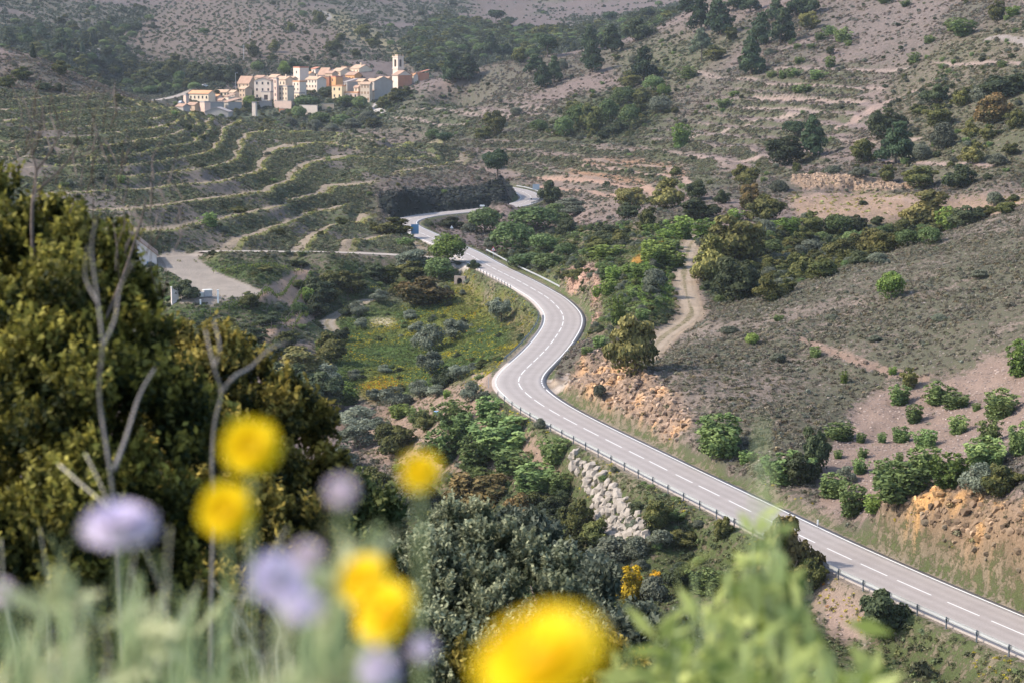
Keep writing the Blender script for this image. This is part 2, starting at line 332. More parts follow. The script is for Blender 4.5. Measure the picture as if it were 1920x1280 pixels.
rockA = zone([(1058,735),(1062,700),(1085,672),(1120,668),(1150,680),(1215,712),(1260,745),(1300,785),(1310,830),(1270,838),(1200,800),(1120,765)], 225, 300, 7, 2)
rockB = zone([(1640,945),(1680,925),(1790,930),(1850,950),(1925,965),(2150,1060),(2150,1260),(1925,1152),(1850,1116),(1780,1080),(1700,1042),(1650,1010)], 120, 215, 5, 2)
rockC = zone([(1048,520),(1090,500),(1125,505),(1130,540),(1118,570),(1130,600),(1110,620),(1098,585),(1060,555)], 320, 400, 5, 2)
rockD = zone([(1478,345),(1490,333),(1600,333),(1720,350),(1790,372),(1700,366),(1600,358),(1500,352)], 500, 640, 3, 1)
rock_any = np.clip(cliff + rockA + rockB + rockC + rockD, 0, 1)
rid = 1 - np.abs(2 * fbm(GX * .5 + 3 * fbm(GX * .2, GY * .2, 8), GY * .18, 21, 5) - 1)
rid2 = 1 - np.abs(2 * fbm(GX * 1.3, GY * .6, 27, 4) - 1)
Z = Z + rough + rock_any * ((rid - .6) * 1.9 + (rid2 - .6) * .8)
# roads and tracks settle the ground under them
RD, _ = dist_line(ROAD[::2], 22)
_o = np.argsort(ROAD[:, 1]); xr_ = np.interp(GY, ROAD[_o, 1], ROAD[_o, 0]); right_bank = ((GX > xr_) & (GY < 300)).astype(float)
k = 1 - sstep(4.2, 7.0 - 1.5 * right_bank, RD); Z = Z * (1 - k) + (-0.10) * k
k = 1 - sstep(4.2, 5.0, RD); Z = Z * (1 - k) + (-0.16) * k
TRK = np.zeros_like(Z); TRK_D = {}
for n in TRACKS:
    P, hw = track_world(n); P = resample(catmull(P, 6), 1.5)
    d, h = dist_line(P, 14)
    k = (1 - sstep(hw + .8, hw + 5, d)) * sstep(0, 2.0, RD - 4.4)
    Z = Z * (1 - k) + h * k
    if n in ('service_road', 'farm_yard', 'village_road', 'hill_road', 'field_path', 'dirt_track'):
        k = 1 - sstep(hw, hw + .8, d); Z = Z - 0.12 * k * sstep(0, 1, RD - 4.2)
    TRK_D[n] = d
PX, PY = proj(GX, GY, Z)

def ground(x, y):
    """height of the ground at plan points"""
    x = np.atleast_1d(np.asarray(x, float)); y = np.atleast_1d(np.asarray(y, float))
    yy = y + APX; s = x / yy
    i = np.clip(np.searchsorted(YY, yy) - 1, 0, NR - 2); j = np.clip(np.searchsorted(S, s) - 1, 0, NS - 2)
    ty = np.clip((yy - YY[i]) / (YY[i + 1] - YY[i]), 0, 1); tx = np.clip((s - S[j]) / (S[j + 1] - S[j]), 0, 1)
    return (Z[i, j] * (1 - tx) + Z[i, j + 1] * tx) * (1 - ty) + (Z[i + 1, j] * (1 - tx) + Z[i + 1, j + 1] * tx) * ty
DS = np.exp(np.linspace(math.log(4), math.log(3300), 2600))
def hit(px, py, dmin=4.0):
    """point of the ground seen at a place in the photograph"""
    r = ray(px, py); D = DS[DS >= dmin]
    t = D / r[1]; x = r[0] * t; z = CAM_Z + r[2] * t
    g = ground(x, D); below = np.nonzero(z <= g)[0]
    if len(below) == 0: return None
    i = below[0]
    if i == 0: return (x[0], D[0], g[0])
    a = (z[i - 1] - g[i - 1]); b = (g[i] - z[i]); u = a / (a + b + 1e-9)
    X = x[i - 1] + (x[i] - x[i - 1]) * u; Y = D[i - 1] + (D[i] - D[i - 1]) * u
    return (X, Y, float(ground(X, Y)[0]))
#@@PART2
# ------------------------------------------------------------------ tagging helpers
def tag(o, label=None, cat=None, group=None, kind=None):
    if label: o['label'] = label
    if cat: o['category'] = cat
    if group: o['group'] = group
    if kind: o['kind'] = kind
    return o
def empty(name, loc, rz=0.0, **kw):
    o = bpy.data.objects.new(name, None); COL.objects.link(o); o.location = loc; o.rotation_euler = (0, 0, rz)
    o.empty_display_size = 0.3
    return tag(o, **kw)
def link(name, me, parent=None, loc=(0, 0, 0), **kw):
    o = bpy.data.objects.new(name, me); COL.objects.link(o); o.location = loc
    if parent: o.parent = parent
    return tag(o, **kw)
def mesh_np(name, V, Fc, mat=None, smooth=False, col=None, colname='tone'):
    V = np.asarray(V, np.float32); Fc = np.asarray(Fc, np.int32); k = Fc.shape[1]
    me = bpy.data.meshes.new(name)
    me.vertices.add(len(V)); me.vertices.foreach_set('co', V.ravel())
    me.loops.add(Fc.size); me.loops.foreach_set('vertex_index', Fc.ravel())
    me.polygons.add(len(Fc)); me.polygons.foreach_set('loop_start', np.arange(0, Fc.size, k, dtype=np.int32))
    me.update(calc_edges=True)
    if smooth: me.polygons.foreach_set('use_smooth', np.ones(len(Fc), bool))
    if col is not None:
        c = np.ones((len(V), 4), np.float32); c[:, :col.shape[1]] = col
        me.color_attributes.new(colname, 'FLOAT_COLOR', 'POINT').data.foreach_set('color', c.ravel())
    if mat: me.materials.append(mat)
    return me
class MB:
    """collects boxes, bars, tubes and polygons for one mesh object"""
    def __init__(s): s.v = []; s.f = []
    def poly(s, pts):
        i = len(s.v); s.v += [tuple(p) for p in pts]; s.f.append(tuple(range(i, i + len(pts))))
    def hexa(s, p):                       # 8 corners, bottom 4 then top 4, same winding
        i = len(s.v); s.v += [tuple(q) for q in p]
        for f in ((3, 2, 1, 0), (4, 5, 6, 7), (0, 1, 5, 4), (1, 2, 6, 5), (2, 3, 7, 6), (3, 0, 4, 7)): s.f.append(tuple(i + k for k in f))
    def box(s, x0, x1, y0, y1, z0, z1):
        s.hexa([(x0, y0, z0), (x1, y0, z0), (x1, y1, z0), (x0, y1, z0), (x0, y0, z1), (x1, y0, z1), (x1, y1, z1), (x0, y1, z1)])
    def tube(s, P, r, n=6, cap=True):
        P = [Vector(p) for p in P]; r = r if hasattr(r, '__len__') else [r] * len(P); i0 = len(s.v); ref = Vector((0.3, 0.2, 1))
        for k, p in enumerate(P):
            t = (P[min(k + 1, len(P) - 1)] - P[max(k - 1, 0)]).normalized()
            a = t.cross(ref)
            if a.length < 1e-3: a = t.cross(Vector((1, 0, 0)))
            a.normalize(); b = t.cross(a)
            for j in range(n):
                th = 2 * math.pi * j / n; s.v.append(tuple(p + (a * math.cos(th) + b * math.sin(th)) * r[k]))
        for k in range(len(P) - 1):
            for j in range(n):
                a0 = i0 + k * n + j; a1 = i0 + k * n + (j + 1) % n; s.f.append((a0, a1, a1 + n, a0 + n))
        if cap: s.f.append(tuple(i0 + j for j in range(n))[::-1]); s.f.append(tuple(i0 + (len(P) - 1) * n + j for j in range(n)))
    def mesh(s, name, mat, smooth=False):
        me = bpy.data.meshes.new(name); me.from_pydata(s.v, [], s.f); me.materials.append(mat); me.update()
        if smooth: me.polygons.foreach_set('use_smooth', [True] * len(me.polygons))
        return me
    def build(s, name, mat, parent=None, loc=(0, 0, 0), smooth=False, **kw):
        return link(name, s.mesh(name, mat, smooth), parent, loc, **kw)

# ------------------------------------------------------------------ materials
def new_mat(name):
    m = bpy.data.materials.new(name); m.use_nodes = True; nt = m.node_tree
    return m, nt, nt.nodes, nt.links, nt.nodes['Principled BSDF']
def mat_plain(name, col, rough=0.8, noise=0.12, scale=3.0, bump=0.0, metallic=0.0, spec=0.3, detail=5):
    m, nt, N, L, P = new_mat(name)
    P.inputs['Roughness'].default_value = rough; P.inputs['Metallic'].default_value = metallic; P.inputs['Specular IOR Level'].default_value = spec
    tc = N.new('ShaderNodeTexCoord'); nz = N.new('ShaderNodeTexNoise'); nz.inputs['Scale'].default_value = scale; nz.inputs['Detail'].default_value = detail
    L.new(tc.outputs['Object'], nz.inputs['Vector'])
    mx = N.new('ShaderNodeMix'); mx.data_type = 'RGBA'; L.new(nz.outputs['Fac'], mx.inputs['Factor'])
    mx.inputs['A'].default_value = (*[c * (1 - noise) for c in col], 1); mx.inputs['B'].default_value = (*[min(1, c * (1 + noise)) for c in col], 1)
    L.new(mx.outputs['Result'], P.inputs['Base Color'])
    if bump:
        b = N.new('ShaderNodeBump'); b.inputs['Strength'].default_value = bump; b.inputs['Distance'].default_value = 0.05
        L.new(nz.outputs['Fac'], b.inputs['Height']); L.new(b.outputs['Normal'], P.inputs['Normal'])
    return m
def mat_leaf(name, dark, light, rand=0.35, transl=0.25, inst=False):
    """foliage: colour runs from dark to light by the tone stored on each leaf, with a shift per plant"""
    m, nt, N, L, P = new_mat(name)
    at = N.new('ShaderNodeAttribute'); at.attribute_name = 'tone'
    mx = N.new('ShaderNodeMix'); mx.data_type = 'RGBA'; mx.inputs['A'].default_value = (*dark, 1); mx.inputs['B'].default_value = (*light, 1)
    L.new(at.outputs['Fac'], mx.inputs['Factor'])
    oi = N.new('ShaderNodeObjectInfo'); hs = N.new('ShaderNodeHueSaturation')
    mr = N.new('ShaderNodeMapRange'); mr.inputs['To Min'].default_value = 1 - rand; mr.inputs['To Max'].default_value = 1 + rand
    L.new(oi.outputs['Random'], mr.inputs['Value']); L.new(mr.outputs[0], hs.inputs['Value'])
    mr2 = N.new('ShaderNodeMapRange'); mr2.inputs['To Min'].default_value = 0.485; mr2.inputs['To Max'].default_value = 0.515
    wn_ = N.new('ShaderNodeTexWhiteNoise'); wn_.noise_dimensions = '1D'; L.new(oi.outputs['Random'], wn_.inputs['W']); L.new(wn_.outputs['Value'], mr2.inputs['Value']); L.new(mr2.outputs[0], hs.inputs['Hue'])
    L.new(mx.outputs['Result'], hs.inputs['Color'])
    src = hs.outputs['Color']
    if inst:
        ia = N.new('ShaderNodeAttribute'); ia.attribute_type = 'INSTANCER'; ia.attribute_name = 'tint'
        ml = N.new('ShaderNodeMix'); ml.data_type = 'RGBA'; ml.blend_type = 'MULTIPLY'; ml.inputs['Factor'].default_value = 1
        L.new(src, ml.inputs['A']); L.new(ia.outputs['Color'], ml.inputs['B']); src = ml.outputs['Result']
    L.new(src, P.inputs['Base Color']); P.inputs['Roughness'].default_value = 0.7; P.inputs['Specular IOR Level'].default_value = 0.15
    if transl:
        tr = N.new('ShaderNodeBsdfTranslucent'); L.new(src, tr.inputs['Color']); ms = N.new('ShaderNodeMixShader'); ms.inputs[0].default_value = transl
        L.new(P.outputs[0], ms.inputs[1]); L.new(tr.outputs[0], ms.inputs[2]); L.new(ms.outputs[0], N['Material Output'].inputs['Surface'])
    return m

# ------------------------------------------------------------------ ground: colours of the places
def C3(*c): return np.array(c, float)
soil = np.empty(Z.shape + (3,)); veg = np.empty_like(soil); cover = np.full(Z.shape, 0.5)
big = fbm(GX * .015, GY * .015, 41, 4); med = fbm(GX * .07, GY * .07, 43, 4)
soil[:] = C3(.180, .138, .122); veg[:] = C3(.100, .092, .070)
soil *= (0.85 + 0.3 * med)[..., None]
cover[:] = np.clip(.50 + 1.1 * (big - .5) + .6 * (med - .5), .05, .95)
far = sstep(950, 1150, GY)
soil = soil * (1 - far[..., None]) + C3(.125, .100, .092) * far[..., None]
cover = cover * (1 - far) + np.clip(.55 + 2.4 * (big - .5) + .5 * (med - .5), .1, .95) * far
def paint(mask, s=None, v=None, c=None, k=1.0):
    global soil, veg, cover
    m = np.clip(mask * k, 0, 1); m3 = m[..., None]
    if s is not None: soil = soil * (1 - m3) + np.asarray(s) * m3
    if v is not None: veg = veg * (1 - m3) + np.asarray(v) * m3
    if c is not None: cover = cover * (1 - m) + c * m
# camera hill and valley side: green undergrowth
near = (1 - sstep(235, 275, GY)) * (1 - sstep(-2, 3, GX - xr_))
paint(near, (.13, .105, .07), (.07, .085, .035), .62)
# front hillside on the right: grey-green low scrub on pinkish earth
Zr = zone([(1060,740),(1120,670),(1230,620),(1340,575),(1500,520),(1700,450),(1920,388),(2400,250),(2400,1150),(1920,1140),(1300,860)], 190, 380, 6, 4)
paint(Zr, (.182, .146, .120), (.100, .097, .066), np.clip(.56 + 1.1 * (med - .5) + .4 * (big - .5), .1, .95))
field = zone([(1545,870),(1560,830),(1600,760),(1660,720),(1730,715),(1810,700),(1850,665),(1925,660),(2300,600),(2300,920),(1925,905),(1870,905),(1810,905),(1720,915),(1650,935),(1625,975),(1560,955),(1535,975),(1525,960)], 180, 262, 7, 2)
paint(field, (.215, .158, .128), (.15, .14, .09), .10)
path1 = zone([(1500,632),(1600,665),(1680,690),(1740,705),(1740,716),(1670,703),(1590,678),(1495,640)], 230, 300, 4, 1)
paint(path1, (.235, .165, .125), None, .05)
hollow = zone([(1320,450),(1480,425),(1700,420),(1930,380),(1860,400),(1700,455),(1540,520),(1350,588),(1318,540)], 330, 520, 5, 3)
paint(hollow, (.14, .12, .075), (.075, .095, .04), .75)
spur = zone([(1040,430),(1290,420),(1310,455),(1275,540),(1265,600),(1180,655),(1110,640),(1095,590),(1060,555),(1000,515),(940,480)], 290, 560, 7, 4)
paint(spur, (.16, .12, .085), (.082, .105, .035), np.clip(.62 + .9 * (med - .5), 0, 1))
spur_g = zone([(1175,500),(1225,455),(1290,440),(1285,500),(1275,560),(1210,590),(1180,560)], 290, 470, 9, 4)
paint(spur_g, (.13, .14, .04), (.095, .15, .03), .7)
orange_s = zone([(1180,492),(1215,462),(1250,440),(1258,447),(1225,475),(1190,503)], 360, 520, 3, 1)
paint(orange_s, (.42, .22, .05), (.3, .2, .05), .35)
mid = zone([(880,270),(1000,250),(1260,250),(1330,300),(1480,330),(1480,400),(1330,430),(1200,420),(1100,400),(1020,350),(950,330)], 560, 900, 6, 4)
paint(mid, (.20, .152, .125), (.10, .10, .066), np.clip(.42 + 1.1 * (med - .5), 0, 1))
orange_m = zone([(1040,300),(1250,300),(1300,330),(1250,345),(1180,345),(1060,325)], 600, 860, 8, 3)
paint(orange_m, (.36, .19, .09), None, .3, .55)
terr2 = zone([(1480,368),(1600,362),(1790,374),(1920,370),(1920,402),(1700,415),(1500,412)], 430, 560, 3, 2)
paint(terr2, (.28, .195, .14), (.2, .2, .06), .2)
greens = zone([(700,250),(730,170),(760,165),(860,200),(900,245),(860,262)], 850, 1120, 6, 3)
paint(greens, (.15, .12, .10), (.07, .085, .045), .55)
gl1 = zone([(1020,255),(1060,200),(1150,170),(1250,170),(1260,215),(1180,260),(1090,262)], 640, 1000, 6, 3)
paint(gl1, (.12, .105, .07), (.060, .078, .034), .75, .85)
gl2 = zone([(1130,100),(1290,60),(1420,60),(1360,110),(1290,165),(1180,150)], 750, 1100, 8, 4)
paint(gl2, (.15, .125, .09), (.07, .085, .04), .6, .8)
gr = zone([(1680,120),(1800,60),(1925,40),(2100,40),(2100,330),(1925,340),(1700,330),(1640,240)], 440, 900, 10, 5)
paint(gr, (.165, .135, .10), (.085, .09, .045), .6, .7)
scree = zone([(1500,0),(1800,-30),(1760,60),(1700,130),(1600,130),(1560,60)], 720, 1050, 10, 5)
paint(scree, (.17, .135, .12), (.11, .10, .08), .4, .8)
paint(bank_r, (.13, .11, .085), (.078, .085, .045), .75, .8)
paint(lipr, (.24, .185, .15), None, .1, .8)
# village hill and hills behind: darker woods in the creases, pale orchard slope
woods = zone([(760,80),(830,30),(900,50),(960,60),(1080,60),(1260,25),(1270,50),(1000,100),(850,120),(780,130)], 1100, 2300, 8, 4)
paint(woods, (.07, .07, .05), (.045, .06, .03), .9)
w2 = zone([(100,170),(0,130),(0,60),(150,60),(260,20),(290,40),(230,75),(260,130),(390,140),(420,165),(380,178),(250,190)], 880, 1900, 6, 5)
paint(w2, (.09, .085, .06), (.05, .065, .035), .8, .8)
orch = zone([(215,70),(260,30),(330,0),(560,0),(640,60),(660,110),(540,130),(380,120),(280,115)], 1160, 2100, 6, 5)
paint(orch, (.165, .124, .105), (.085, .085, .055), .42)
ridge_g = zone([(600,25),(640,20),(720,70),(800,110),(840,130),(800,140),(720,95),(650,70)], 1180, 2000, 5, 4)
paint(ridge_g, (.22, .19, .10), (.13, .125, .06), .4, .8)
tf = zone([(870,0),(990,-10),(1010,15),(980,60),(940,60),(900,35)], 1500, 2700, 5, 3)
paint(tf, (.14, .11, .10), None, .4)
vg = zone([(330,215),(560,180),(760,170),(740,215),(690,245),(560,245),(400,222)], 930, 1120, 3, 2)
paint(vg, (.16, .13, .10), (.075, .09, .055), .7)
# left hill
paint(hill_l, (.150, .125, .106), (.085, .096, .050), np.clip(.58 + 1.5 * (med - .5) + .5 * (big - .5), .08, .95))
lowl = zone([(250,470),(860,492),(860,520),(700,560),(620,600),(600,640),(380,640),(200,600),(200,470)], 330, 470, 4, 3)
paint(lowl, (.12, .105, .075), (.062, .085, .03), np.clip(.62 + 1.0 * (med - .5), 0, 1))
paint(tread, (.27, .215, .155), (.16, .15, .075), .22, .95)
paint(lip, (.22, .20, .095), (.21, .21, .075), .6, .9)
vt = zone([(455,552),(480,545),(535,520),(556,503),(582,508),(566,545),(580,568),(606,582),(596,598),(530,622),(440,645),(425,628),(520,606),(556,590),(530,564),(490,566)], 330, 440, 1, 1)
paint(vt, (.28, .20, .15), None, .05)
# meadow
mead = zone([(600,640),(640,590),(700,560),(760,570),(850,525),(900,505),(960,545),(1005,590),(985,645),(915,700),(870,715),(800,740),(700,750),(620,720),(590,680)], 270, 440, 7, 4)
paint(mead, (.105, .115, .045), (.070, .108, .030), .66)
bankm = zone([(880,505),(960,545),(1008,590),(1000,620),(920,700),(905,690),(960,640),(940,600),(860,560),(850,530)], 270, 440, 5, 3)
paint(bankm, (.19, .15, .085), (.10, .11, .04), .5)
yl = mead * sstep(.55, .70, fbm(GX * .09 + 5, GY * .05, 91, 4)) * sstep(640, 720, PX)
paint(yl, (.16, .15, .045), (.17, .16, .03), .5, .45)
yo = zone([(670,722),(720,712),(760,728),(735,748),(690,752)], 290, 400, 5, 2)
paint(yo, (.26, .19, .03), (.20, .16, .03), .5, .7)
yo2 = zone([(905,700),(960,650),(1000,612),(1008,618),(975,660),(920,706)], 270, 360, 2, 1)
paint(yo2, (.20, .17, .05), (.12, .13, .04), .45, .7)
dry = zone([(690,600),(735,596),(740,612),(700,614)], 330, 420, 3, 2)
paint(dry, (.42, .36, .24), (.2, .19, .08), .1)
orchard = zone([(840,720),(925,715),(1000,790),(1085,850),(1080,900),(960,890),(850,900),(700,860),(640,800),(700,770)], 228, 330, 6, 3)
paint(orchard, (.235, .168, .125), (.09, .11, .04), .28)
# rock faces
rk = fbm(GX * .6, GY * .35, 61, 4)[..., None]
paint(rockA, C3(.27, .190, .135) * (0.6 + .8 * rk) + C3(.13, .045, -.02) * sstep(.52, .72, rk), (.12, .105, .06), .22)
paint(rockB, C3(.24, .165, .105) * (0.5 + 1.0 * rk) + C3(.19, .075, -.02) * sstep(.52, .70, rk), (.13, .11, .06), .28)
paint(rockC, C3(.33, .21, .155) * (0.8 + .4 * rk), (.14, .13, .07), .12)
paint(rockD, C3(.29, .205, .14) * (0.7 + .6 * rk), (.18, .15, .09), .06)
paint(cliff, C3(.024, .028, .024) * (0.5 + 1.0 * rk), (.03, .038, .02), .3)  # dark slate, with the deep shade of the face put into its colour
# pale footpaths, terrace treads and tracks on the far slopes
for hw_, col_, pts_ in [(1.3,(.27,.21,.175),[(1286,260),(1340,251),(1400,236),(1460,222),(1525,214)]),(3.2,(.25,.185,.155),[(1700,180),(1650,198),(1610,220),(1580,236)]),(1.1,(.24,.19,.16),[(1440,131),(1500,128),(1600,131),(1700,129)]),(1.1,(.25,.19,.16),[(1440,158),(1500,161),(1560,162),(1655,166)]),(1.2,(.25,.19,.16),[(1410,184),(1500,187),(1620,191)]),(1.0,(.24,.19,.16),[(1400,202),(1500,206),(1600,213)]),(.9,(.26,.20,.17),[(780,205),(860,211),(950,219),(1010,215)]),(1.0,(.27,.21,.18),[(728,222),(800,229),(870,233)]),(.8,(.25,.2,.17),[(880,214),(960,206),(1020,205)]),
    (1.3,(.30,.20,.15),[(950,336),(1050,336),(1130,341),(1210,352),(1280,374)]),(1.2,(.28,.20,.16),[(1060,317),(1180,321),(1260,334),(1300,352)]),(1.3,(.30,.2,.15),[(1010,352),(1080,356),(1150,366),(1200,378)]),(1.1,(.30,.215,.165),[(1480,373),(1600,369),(1700,376),(1900,371)]),(1.5,(.22,.19,.17),[(1850,73),(1880,70),(1930,84)]),(1.0,(.27,.2,.17),[(1650,300),(1760,308),(1860,312)]),(1.2,(.27,.21,.17),[(1560,262),(1640,268),(1720,262)]),(1.0,(.24,.19,.16),[(1290,130),(1340,145),(1420,150)]),(1.0,(.27,.2,.17),[(1290,292),(1360,300),(1420,296)]),(1.0,(.25,.19,.16),[(1750,120),(1850,118),(1925,122)]),(2.2,(.36,.33,.30),[(706,196),(709,205),(716,214)]),(1.6,(.24,.22,.2),[(600,20),(615,26),(618,34),(606,40)]),(1.6,(.24,.22,.2),[(640,5),(668,14),(690,20)])]:
    P_ = [hit(px_, py_, 300) for px_, py_ in pts_]; P_ = [p for p in P_ if p]
    d_, _h = dist_line(resample(catmull(np.array(P_), 5), 3.0)[:, :2], 12); paint(1 - sstep(hw_ * .7, hw_ * 1.5, d_ + (med - .5) * 1.2), col_, None, .08)
# verges, shoulder
vergeN = (1 - sstep(4.9 - .5 * right_bank, 6.6 - 1.1 * right_bank, RD + (med - .5) * (4 - 2.8 * right_bank))) * (1 - np.clip(cliff + rockB * 1.2 * sstep(5.2, 5.8, RD) + rockA * sstep(6, 7, RD), 0, 1))
paint(vergeN, (.17, .145, .10), (.088, .106, .045), np.clip(.62 + .8 * (med - .5), 0, 1))
paint(1 - sstep(3.7, 4.4, RD + (med - .5) * .8), (.24, .20, .165), (.1, .12, .05), .12)
lay = zone([(1020,712),(1062,706),(1075,712),(1045,738),(1030,738)], 255, 290, 2, 1); paint(lay, (.34, .29, .245), None, .03)
lay2 = zone([(840,478),(872,485),(888,500),(868,506),(850,505),(835,494)], 400, 460, 1, 1); paint(lay2, (.42, .38, .34), None, .03)
lay3 = zone([(880,700),(922,700),(930,730),(912,735),(890,712)], 262, 300, 2, 1); paint(lay3, (.30, .22, .165), None, .12)
bare = zone([(1530,1075),(1600,1100),(1640,1150),(1620,1215),(1560,1190),(1530,1140)], 130, 185, 5, 2); paint(bare, (.25, .185, .15), None, .12)
yard = zone([(300,472),(375,476),(356,492),(385,508),(440,524),(482,541),(470,552),(430,560),(400,572),(335,566),(345,520),(318,495)], 330, 470, 1.5, 1)
paint(yard, C3(.29, .245, .205) * (.85 + .3 * med[..., None]), (.2, .19, .12), .08)
TRK_C = {'service_road': (.33, .28, .235), 'farm_yard': (.28, .24, .20), 'dirt_track': (.33, .262, .195), 'field_path': (.28, .24, .19), 'village_road': (.30, .28, .26), 'hill_road': (.34, .31, .27)}
for n, d in TRK_D.items():
    hw = TRACKS[n][1]; k = 1 - sstep(hw, hw + .7, d + (med - .5))
    if n == 'dirt_track': paint(1 - sstep(hw + .3, hw + 1.8, d), (.22, .165, .12), None, .25)
    paint(k, TRK_C[n], None, .02)
    if n in ('dirt_track', 'field_path'): paint(1 - sstep(.25, .5, d + (med - .5)), (.22, .18, .11), (.14, .14, .06), .45, .8); paint(sstep(1.15, 1.35, d) * k, (.25, .195, .14), None, .15, .8)
soil = np.clip(soil, .01, .9); cover = np.clip(cover, 0, 1)

def mat_ground():
    m, nt, N, L, P = new_mat('ground_cover')
    geo = N.new('ShaderNodeNewGeometry')
    aS = N.new('ShaderNodeAttribute'); aS.attribute_name = 'soil'; aV = N.new('ShaderNodeAttribute'); aV.attribute_name = 'veg'; aC = N.new('ShaderNodeAttribute'); aC.attribute_name = 'cover'
    def noise(scale, detail, rough=.6, vec=None):
        n = N.new('ShaderNodeTexNoise'); n.inputs['Scale'].default_value = scale; n.inputs['Detail'].default_value = detail; n.inputs['Roughness'].default_value = rough
        L.new(vec or geo.outputs['Position'], n.inputs['Vector']); return n
    def math_(op, a, b=None, clamp=False):
        n = N.new('ShaderNodeMath'); n.operation = op; n.use_clamp = clamp
        for i, v in enumerate((a, b)):
            if v is None: continue
            if isinstance(v, (int, float)): n.inputs[i].default_value = v
            else: L.new(v, n.inputs[i])
        return n.outputs[0]
    n1 = noise(0.9, 6, .72); n2 = noise(5.0, 4, .7); n3 = noise(.22, 4, .6)
    # plants stand where the noise is below the cover value
    v = math_('ADD', math_('MULTIPLY', n1.outputs['Fac'], .75), math_('MULTIPLY', n2.outputs['Fac'], .25))
    thr = math_('ADD', math_('MULTIPLY', aC.outputs['Fac'], .34), .33)
    k = math_('MULTIPLY', math_('SUBTRACT', thr, v), 14.0); k = math_('ADD', k, .5, True)
    # soil: stones and clods
    vo = N.new('ShaderNodeTexVoronoi'); vo.inputs['Scale'].default_value = 3.2; L.new(geo.outputs['Position'], vo.inputs['Vector'])
    sv = math_('ADD', math_('MULTIPLY', n2.outputs['Fac'], .9), .55); sv = math_('MULTIPLY', sv, math_('ADD', math_('MULTIPLY', n3.outputs['Fac'], .6), .7))
    st = N.new('ShaderNodeMapRange'); st.inputs['From Min'].default_value = .05; st.inputs['From Max'].default_value = .35; st.inputs['To Min'].default_value = 1.22; st.inputs['To Max'].default_value = .96
    L.new(vo.outputs['Distance'], st.inputs['Value']); sv = math_('MULTIPLY', sv, st.outputs[0])
    def scale_col(col, val):
        n = N.new('ShaderNodeVectorMath'); n.operation = 'SCALE'; L.new(col, n.inputs[0]); L.new(val, n.inputs['Scale']); return n.outputs[0]
    cs_ = scale_col(aS.outputs['Color'], sv)
    vv = math_('ADD', math_('MULTIPLY', n1.outputs['Fac'], 1.0), .5); n4 = noise(9.0, 3, .7); vv = math_('MULTIPLY', vv, math_('ADD', math_('MULTIPLY', n4.outputs['Fac'], 1.2), .4))
    cv_ = scale_col(aV.outputs['Color'], vv)
    mx = N.new('ShaderNodeMix'); mx.data_type = 'RGBA'; L.new(k, mx.inputs['Factor']); L.new(cs_, mx.inputs['A']); L.new(cv_, mx.inputs['B'])
    L.new(mx.outputs['Result'], P.inputs['Base Color']); P.inputs['Roughness'].default_value = .95; P.inputs['Specular IOR Level'].default_value = .05
    h = math_('ADD', math_('MULTIPLY', k, .25), math_('ADD', math_('MULTIPLY', n1.outputs['Fac'], .6), math_('MULTIPLY', n2.outputs['Fac'], .22)))
    b = N.new('ShaderNodeBump'); b.inputs['Strength'].default_value = .75; b.inputs['Distance'].default_value = .8
    L.new(h, b.inputs['Height']); L.new(b.outputs['Normal'], P.inputs['Normal'])
    return m
_i = np.arange(NR - 1)[:, None] * NS + np.arange(NS - 1)[None]
gme = mesh_np('ground', np.stack([GX, GY, Z], -1).reshape(-1, 3), np.stack([_i, _i + 1, _i + 1 + NS, _i + NS], -1).reshape(-1, 4), mat_ground(), True)
for nm, arr in (('soil', soil), ('veg', veg)):
    c = np.ones(Z.shape + (4,), np.float32); c[..., :3] = arr
    gme.color_attributes.new(nm, 'FLOAT_COLOR', 'POINT').data.foreach_set('color', c.ravel())
gme.attributes.new('cover', 'FLOAT', 'POINT').data.foreach_set('value', cover.astype(np.float32).ravel())
link('ground', gme, kind='structure')

# ------------------------------------------------------------------ main road and its painted lines
M_ASPH, nt, N, L, P = new_mat('asphalt')
tc = N.new('ShaderNodeNewGeometry'); n1 = N.new('ShaderNodeTexNoise'); n1.inputs['Scale'].default_value = .35; n1.inputs['Detail'].default_value = 6; n1.inputs['Roughness'].default_value = .7
n2 = N.new('ShaderNodeTexNoise'); n2.inputs['Scale'].default_value = 7; n2.inputs['Detail'].default_value = 3
L.new(tc.outputs['Position'], n1.inputs['Vector']); L.new(tc.outputs['Position'], n2.inputs['Vector'])
ad = N.new('ShaderNodeMath'); ad.operation = 'ADD'; L.new(n1.outputs['Fac'], ad.inputs[0]); L.new(n2.outputs['Fac'], ad.inputs[1])
lane = N.new('ShaderNodeAttribute'); lane.attribute_name = 'tone'; ad2 = N.new('ShaderNodeMath'); ad2.operation = 'ADD'; L.new(ad.outputs[0], ad2.inputs[0]); L.new(lane.outputs['Fac'], ad2.inputs[1])
cr_ = N.new('ShaderNodeValToRGB'); cr_.color_ramp.elements[0].position = .3; cr_.color_ramp.elements[0].color = (.255, .224, .205, 1); cr_.color_ramp.elements[1].position = 1.0; cr_.color_ramp.elements[1].color = (.42, .378, .350, 1)
dv = N.new('ShaderNodeMath'); dv.operation = 'MULTIPLY'; dv.inputs[1].default_value = .5; L.new(ad2.outputs[0], dv.inputs[0]); L.new(dv.outputs[0], cr_.inputs[0]); L.new(cr_.outputs[0], P.inputs['Base Color']); P.inputs['Roughness'].default_value = .9; P.inputs['Specular IOR Level'].default_value = .2
M_PAINT = mat_plain('road_paint', (.68, .67, .64), .7, .10, 6)
